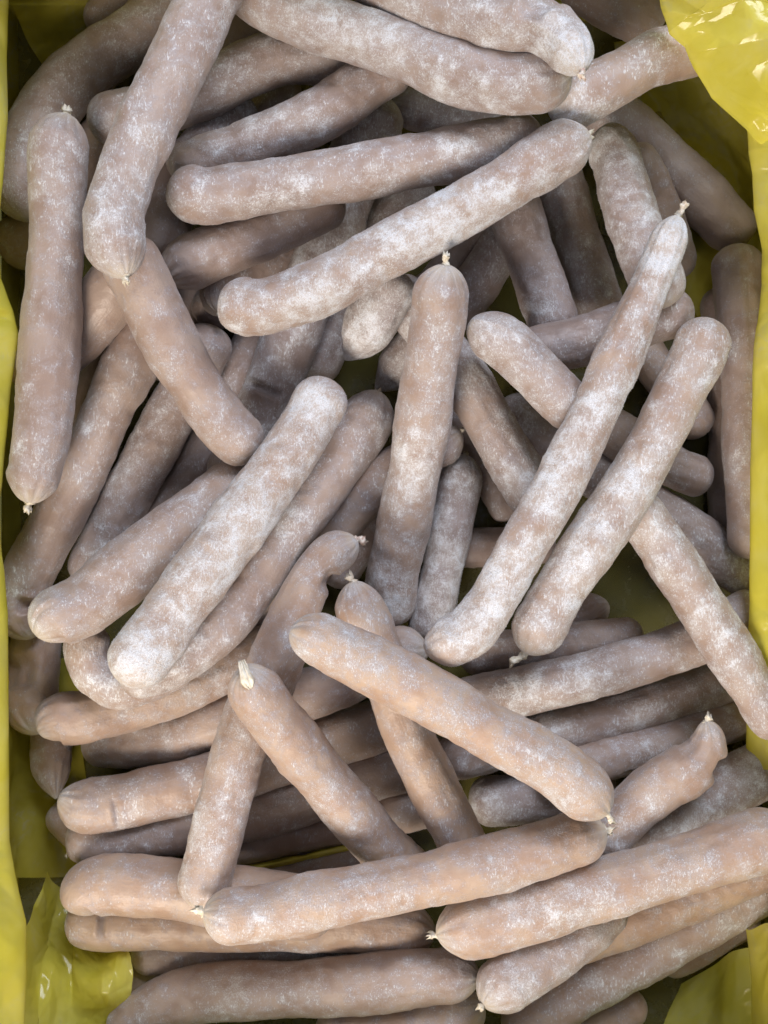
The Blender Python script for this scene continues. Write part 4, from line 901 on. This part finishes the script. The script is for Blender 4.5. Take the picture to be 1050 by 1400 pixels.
def make_sausage(R, wa, wb, ends, frost, tone, dents, seed, pts, label, pale=(1, 1)):
    r = np.random.default_rng(seed)
    R *= .001
    pts = np.array(pts) * .001
    base = np.array([pts[:, 0].mean(), pts[:, 1].mean(), pts[:, 2].min() - R])
    pts = pts - base
    L = np.linalg.norm(np.diff(pts, axis=0), axis=1).sum()
    nu = int(np.clip(L / R * 9 + 30, 70, 170))
    a = np.linspace(0, 1, nu)
    q = .62 * a + .38 * (.5 - .5 * np.cos(np.pi * a))
    q = np.clip(q, .0004, .9996)
    C = spline(pts, q)
    T = np.gradient(C, q, axis=0)
    T /= np.linalg.norm(T, axis=1, keepdims=True)
    Nn, B = frame(T)
    u = q * L
    ea, eb = u / R, (L - u) / R
    prof = np.minimum(end_profile(ends[0], ea), end_profile(ends[1], eb))
    prof = prof * np.interp(q, [0, .12, .3, .7, .88, 1], [wa, wa, 1, 1, wb, wb])
    prof = prof * (1 + .05 * (vnoise(np.stack([u / R * .55 + seed, 0 * u, 0 * u], 1)) - .5) * 2)
    th = np.linspace(0, 2 * np.pi, NV, endpoint=False)
    d = B[:, None] * np.cos(th)[None, :, None] + Nn[:, None] * np.sin(th)[None, :, None]
    X0 = (C[:, None] + d * (prof * R)[:, None, None]).reshape(-1, 3)
    off = seed * 3.17
    Q = X0 / R
    k = .985 + .075 * (fbm(Q * .7 + off, 2) - .5) * 2 + .03 * (fbm(Q * 3.2 + off + 9, 2) - .5) * 2
    EA, EB, TH = np.repeat(ea, NV), np.repeat(eb, NV), np.tile(th, nu)
    tipv = np.zeros(len(X0))
    puck = np.zeros(len(X0))
    palev = np.zeros(len(X0))
    for kind, E, ph, pl in ((ends[0], EA, 1.0, pale[0]), (ends[1], EB, 2.3, pale[1])):
        amp = {'r': .05, 'h': 0, 'c': .10, 't': .15, 'k': .15, 'p': .2, 'n': .2}[kind]
        reach = {'r': .35, 'h': .3, 'c': .8, 't': .65, 'k': .65, 'p': 1.1, 'n': 1.0}[kind]
        if amp:
            nf = r.integers(9, 14)
            wob = (vnoise(np.stack([E * 1.2 + off, TH * 0 + 3.3, TH * 0], 1)) - .5) * 1.4
            f1 = np.abs(np.sin(TH * nf / 2 + wob + ph * 3))
            f2 = np.abs(np.sin(TH * (nf + 5) / 2 - wob + ph))
            fall = np.exp(-(E / reach) ** 1.4)
            cr = (1 - np.minimum(f1, 1.3 * f2)) ** 1.5
            k -= amp * fall * cr
            puck = np.maximum(puck, cr ** 1.5 * np.exp(-(E / (reach * .9)) ** 2) * (1.0 if kind in 'tkpn' else .4))
            if kind == 'c':
                k -= .30 * np.exp(-(E / 1.1) ** 2) * np.clip(fbm(Q * 2.0 + off, 2) - .42, 0, 1) * 2
        tipv = np.maximum(tipv, np.exp(-(E / (pl * {'t': .40, 'k': .46, 'c': .4, 'p': .4, 'n': .8}.get(kind, .12)))))
        if pl > 1.4:
            palev = np.maximum(palev, np.exp(-(E / (pl * .75)) ** 3))
    # faint lengthwise wrinkles, stronger where the casing is slack (narrow ends)
    slack = np.repeat(np.interp(q, [0, .2, .35, .65, .8, 1], [1 - wa, 1 - wa, 0, 0, 1 - wb, 1 - wb]), NV)
    wr = vnoise(np.stack([TH * 0 + np.cos(TH) * 4.2 + off, np.sin(TH) * 4.2, np.repeat(u / R, NV) * .35], 1))
    k += (.018 + .16 * np.clip(slack, 0, 1)) * (wr - .5) * 2
    dentv = np.zeros(len(X0))
    for (t0, ang, depth, wid, arc, dark) in dents:
        uu = (np.repeat(q, NV) - t0) * L / R
        aa = (TH - math.radians(ang) + np.pi) % (2 * np.pi) - np.pi
        wl = wid * .001 / R
        g = np.exp(-np.abs(uu / wl) ** 4) * np.exp(-np.abs(aa / arc) ** 6)
        rim = np.exp(-((np.abs(uu) - wl * 1.5) / (wl * .5)) ** 2) * np.exp(-(aa / arc) ** 4)
        k += -depth * g + .04 * rim
        dentv = np.maximum(dentv, g * dark)
    for _ in range(int(L / R * .45) + 1):
        t0, ang = r.random(), r.uniform(0, 2 * np.pi)
        uu = (np.repeat(q, NV) - t0) * L / R
        aa = (TH - ang + np.pi) % (2 * np.pi) - np.pi
        k -= r.uniform(.015, .06) * np.exp(-(uu / r.uniform(.25, .8)) ** 2 - (aa / r.uniform(.3, .8)) ** 2)
    Crep = np.repeat(C, NV, axis=0)
    X = Crep + (X0 - Crep) * k[:, None]
    # macro frost: patchy, thickest on the faces that looked up while frozen
    upw = np.sin(TH)
    m = frost * .95 + (fbm(Q * .42 + off + 40, 3) - .5) * (.66 + .1 * frost) + .06 * upw
    m += palev * .30
    m += (fbm(Q * 1.5 + off + 80, 2) - .5) * .55
    tip0, tip1 = C[0] - T[0] * .0, C[-1] + T[-1] * .0
    V = np.vstack([X, C[0], C[-1]])
    F = grid_faces(nu, NV, True)
    j = np.arange(NV)
    c0 = np.stack([np.full(NV, nu * NV), (j + 1) % NV, j], 1)
    c1 = np.stack([np.full(NV, nu * NV + 1), (nu - 1) * NV + j, (nu - 1) * NV + (j + 1) % NV], 1)
    ext = lambda z: np.r_[z, z[0], z[-1]]
    root = link('sausage', None, None, None, tuple(base))
    root['label'] = label
    root['category'] = 'sausage'
    root['group'] = 'frozen sausages piled in the box'
    me = mesh_from('casing', V, [F[:, ::-1], np.vstack([c0, c1])[:, ::-1]], True,
                   {'macro': ext(m), 'tone': np.full(len(V), tone), 'tip': ext(tipv), 'dent': ext(dentv), 'pucker': ext(puck)})
    gv = np.stack([np.repeat(u, NV) * 85 + seed * 9.1, np.cos(TH) * R * 620, np.sin(TH) * R * 620], 1)
    va = me.attributes.new('grainvec', 'FLOAT_VECTOR', 'POINT')
    va.data.foreach_set('vector', np.vstack([gv, gv[:1], gv[-1:]]).astype(np.float32).ravel())
    body = link('casing', me, M_CASE, root)
    for kk, tp, dr, w in ((ends[0], C[0], -T[0], wa), (ends[1], C[-1], T[-1], wb)):
        if kk in 'kn':
            if seed in FLAPS and np.allclose(tp, C[0]):
                make_flap(root, tp, dr, R, seed)
                continue
            pink = 1.0 if seed in PINK else (.25 if r.random() < .3 else 0.0)
            make_knot(root, tp, dr, R, seed * 2 + (kk == ends[1]), pink, (.34 + .20 * r.random()) * KNOT_LEN.get(seed, 1.0))
    # loose ice crystals standing off the skin
    nfl = int(L / R * 1000 * np.clip(frost - .12, 0.02, 1) * .42)
    cand = r.integers(NV * 2, (nu - 2) * NV, nfl * 5)
    keep = r.random(len(cand)) < np.clip((m[cand] - .30) * 1.3, 0, 1) ** 1.8 * (.25 + .75 * (upw[cand] > -.45))
    cand = cand[keep][:nfl]
    if len(cand) > 30:
        nb = np.where(r.random(len(cand)) < .5, cand + 1, cand + NV)
        nb = np.minimum(nb, len(X) - 1)
        f = r.random(len(cand))[:, None]
        f2 = r.random(len(cand))[:, None]
        P = X[cand] * (1 - f) + X[nb] * f
        P = P * (1 - f2) + X[np.minimum(cand + NV + 1, len(X) - 1)] * f2
        nor = P - (Crep[cand] * (1 - f2) + Crep[np.minimum(cand + NV, len(X) - 1)] * f2)
        nor /= np.linalg.norm(nor, axis=1, keepdims=True) + 1e-9
        tg = r.normal(size=nor.shape)
        tg -= nor * (tg * nor).sum(1, keepdims=True)
        tg /= np.linalg.norm(tg, axis=1, keepdims=True)
        bt = np.cross(nor, tg)
        s = (.00010 + .00022 * r.random(len(cand)) ** 2)[:, None]
        ln = (.00022 + .0005 * r.random(len(cand)) ** 2)[:, None]
        lean = tg * (r.random(len(cand))[:, None] * 1.3)
        b0 = P - nor * .00005
        Vf = np.stack([b0 + tg * s, b0 - tg * s * .5 + bt * s * .86, b0 - tg * s * .5 - bt * s * .86,
                       b0 + (nor + lean) * ln * .75], 1)
        i0 = np.arange(len(cand))[:, None] * 4
        Ff = np.concatenate([i0 + [0, 1, 3], i0 + [1, 2, 3], i0 + [2, 0, 3]])
        fo = link('frost', mesh_from('frost', Vf.reshape(-1, 3), Ff, False), M_FROST, body)
        fo['kind'] = 'stuff'
    return root


KNOT_LEN = {46: 0.5, 49: 0.5, 55: 0.5, 57: 0.6, 60: 0.9, 68: 0.6, 76: 0.35, 78: 0.9, 80: 0.7, 81: 0.7, 84: 1.2, 86: 1.2, 87: 0.8, 89: 0.4, 90: 1.7, 91: 0.8, 92: 1.3, 94: 0.9}
FLAPS = set([85])
PINK = set([79, 88])
for rec in SAUSAGES:
    make_sausage(*rec)
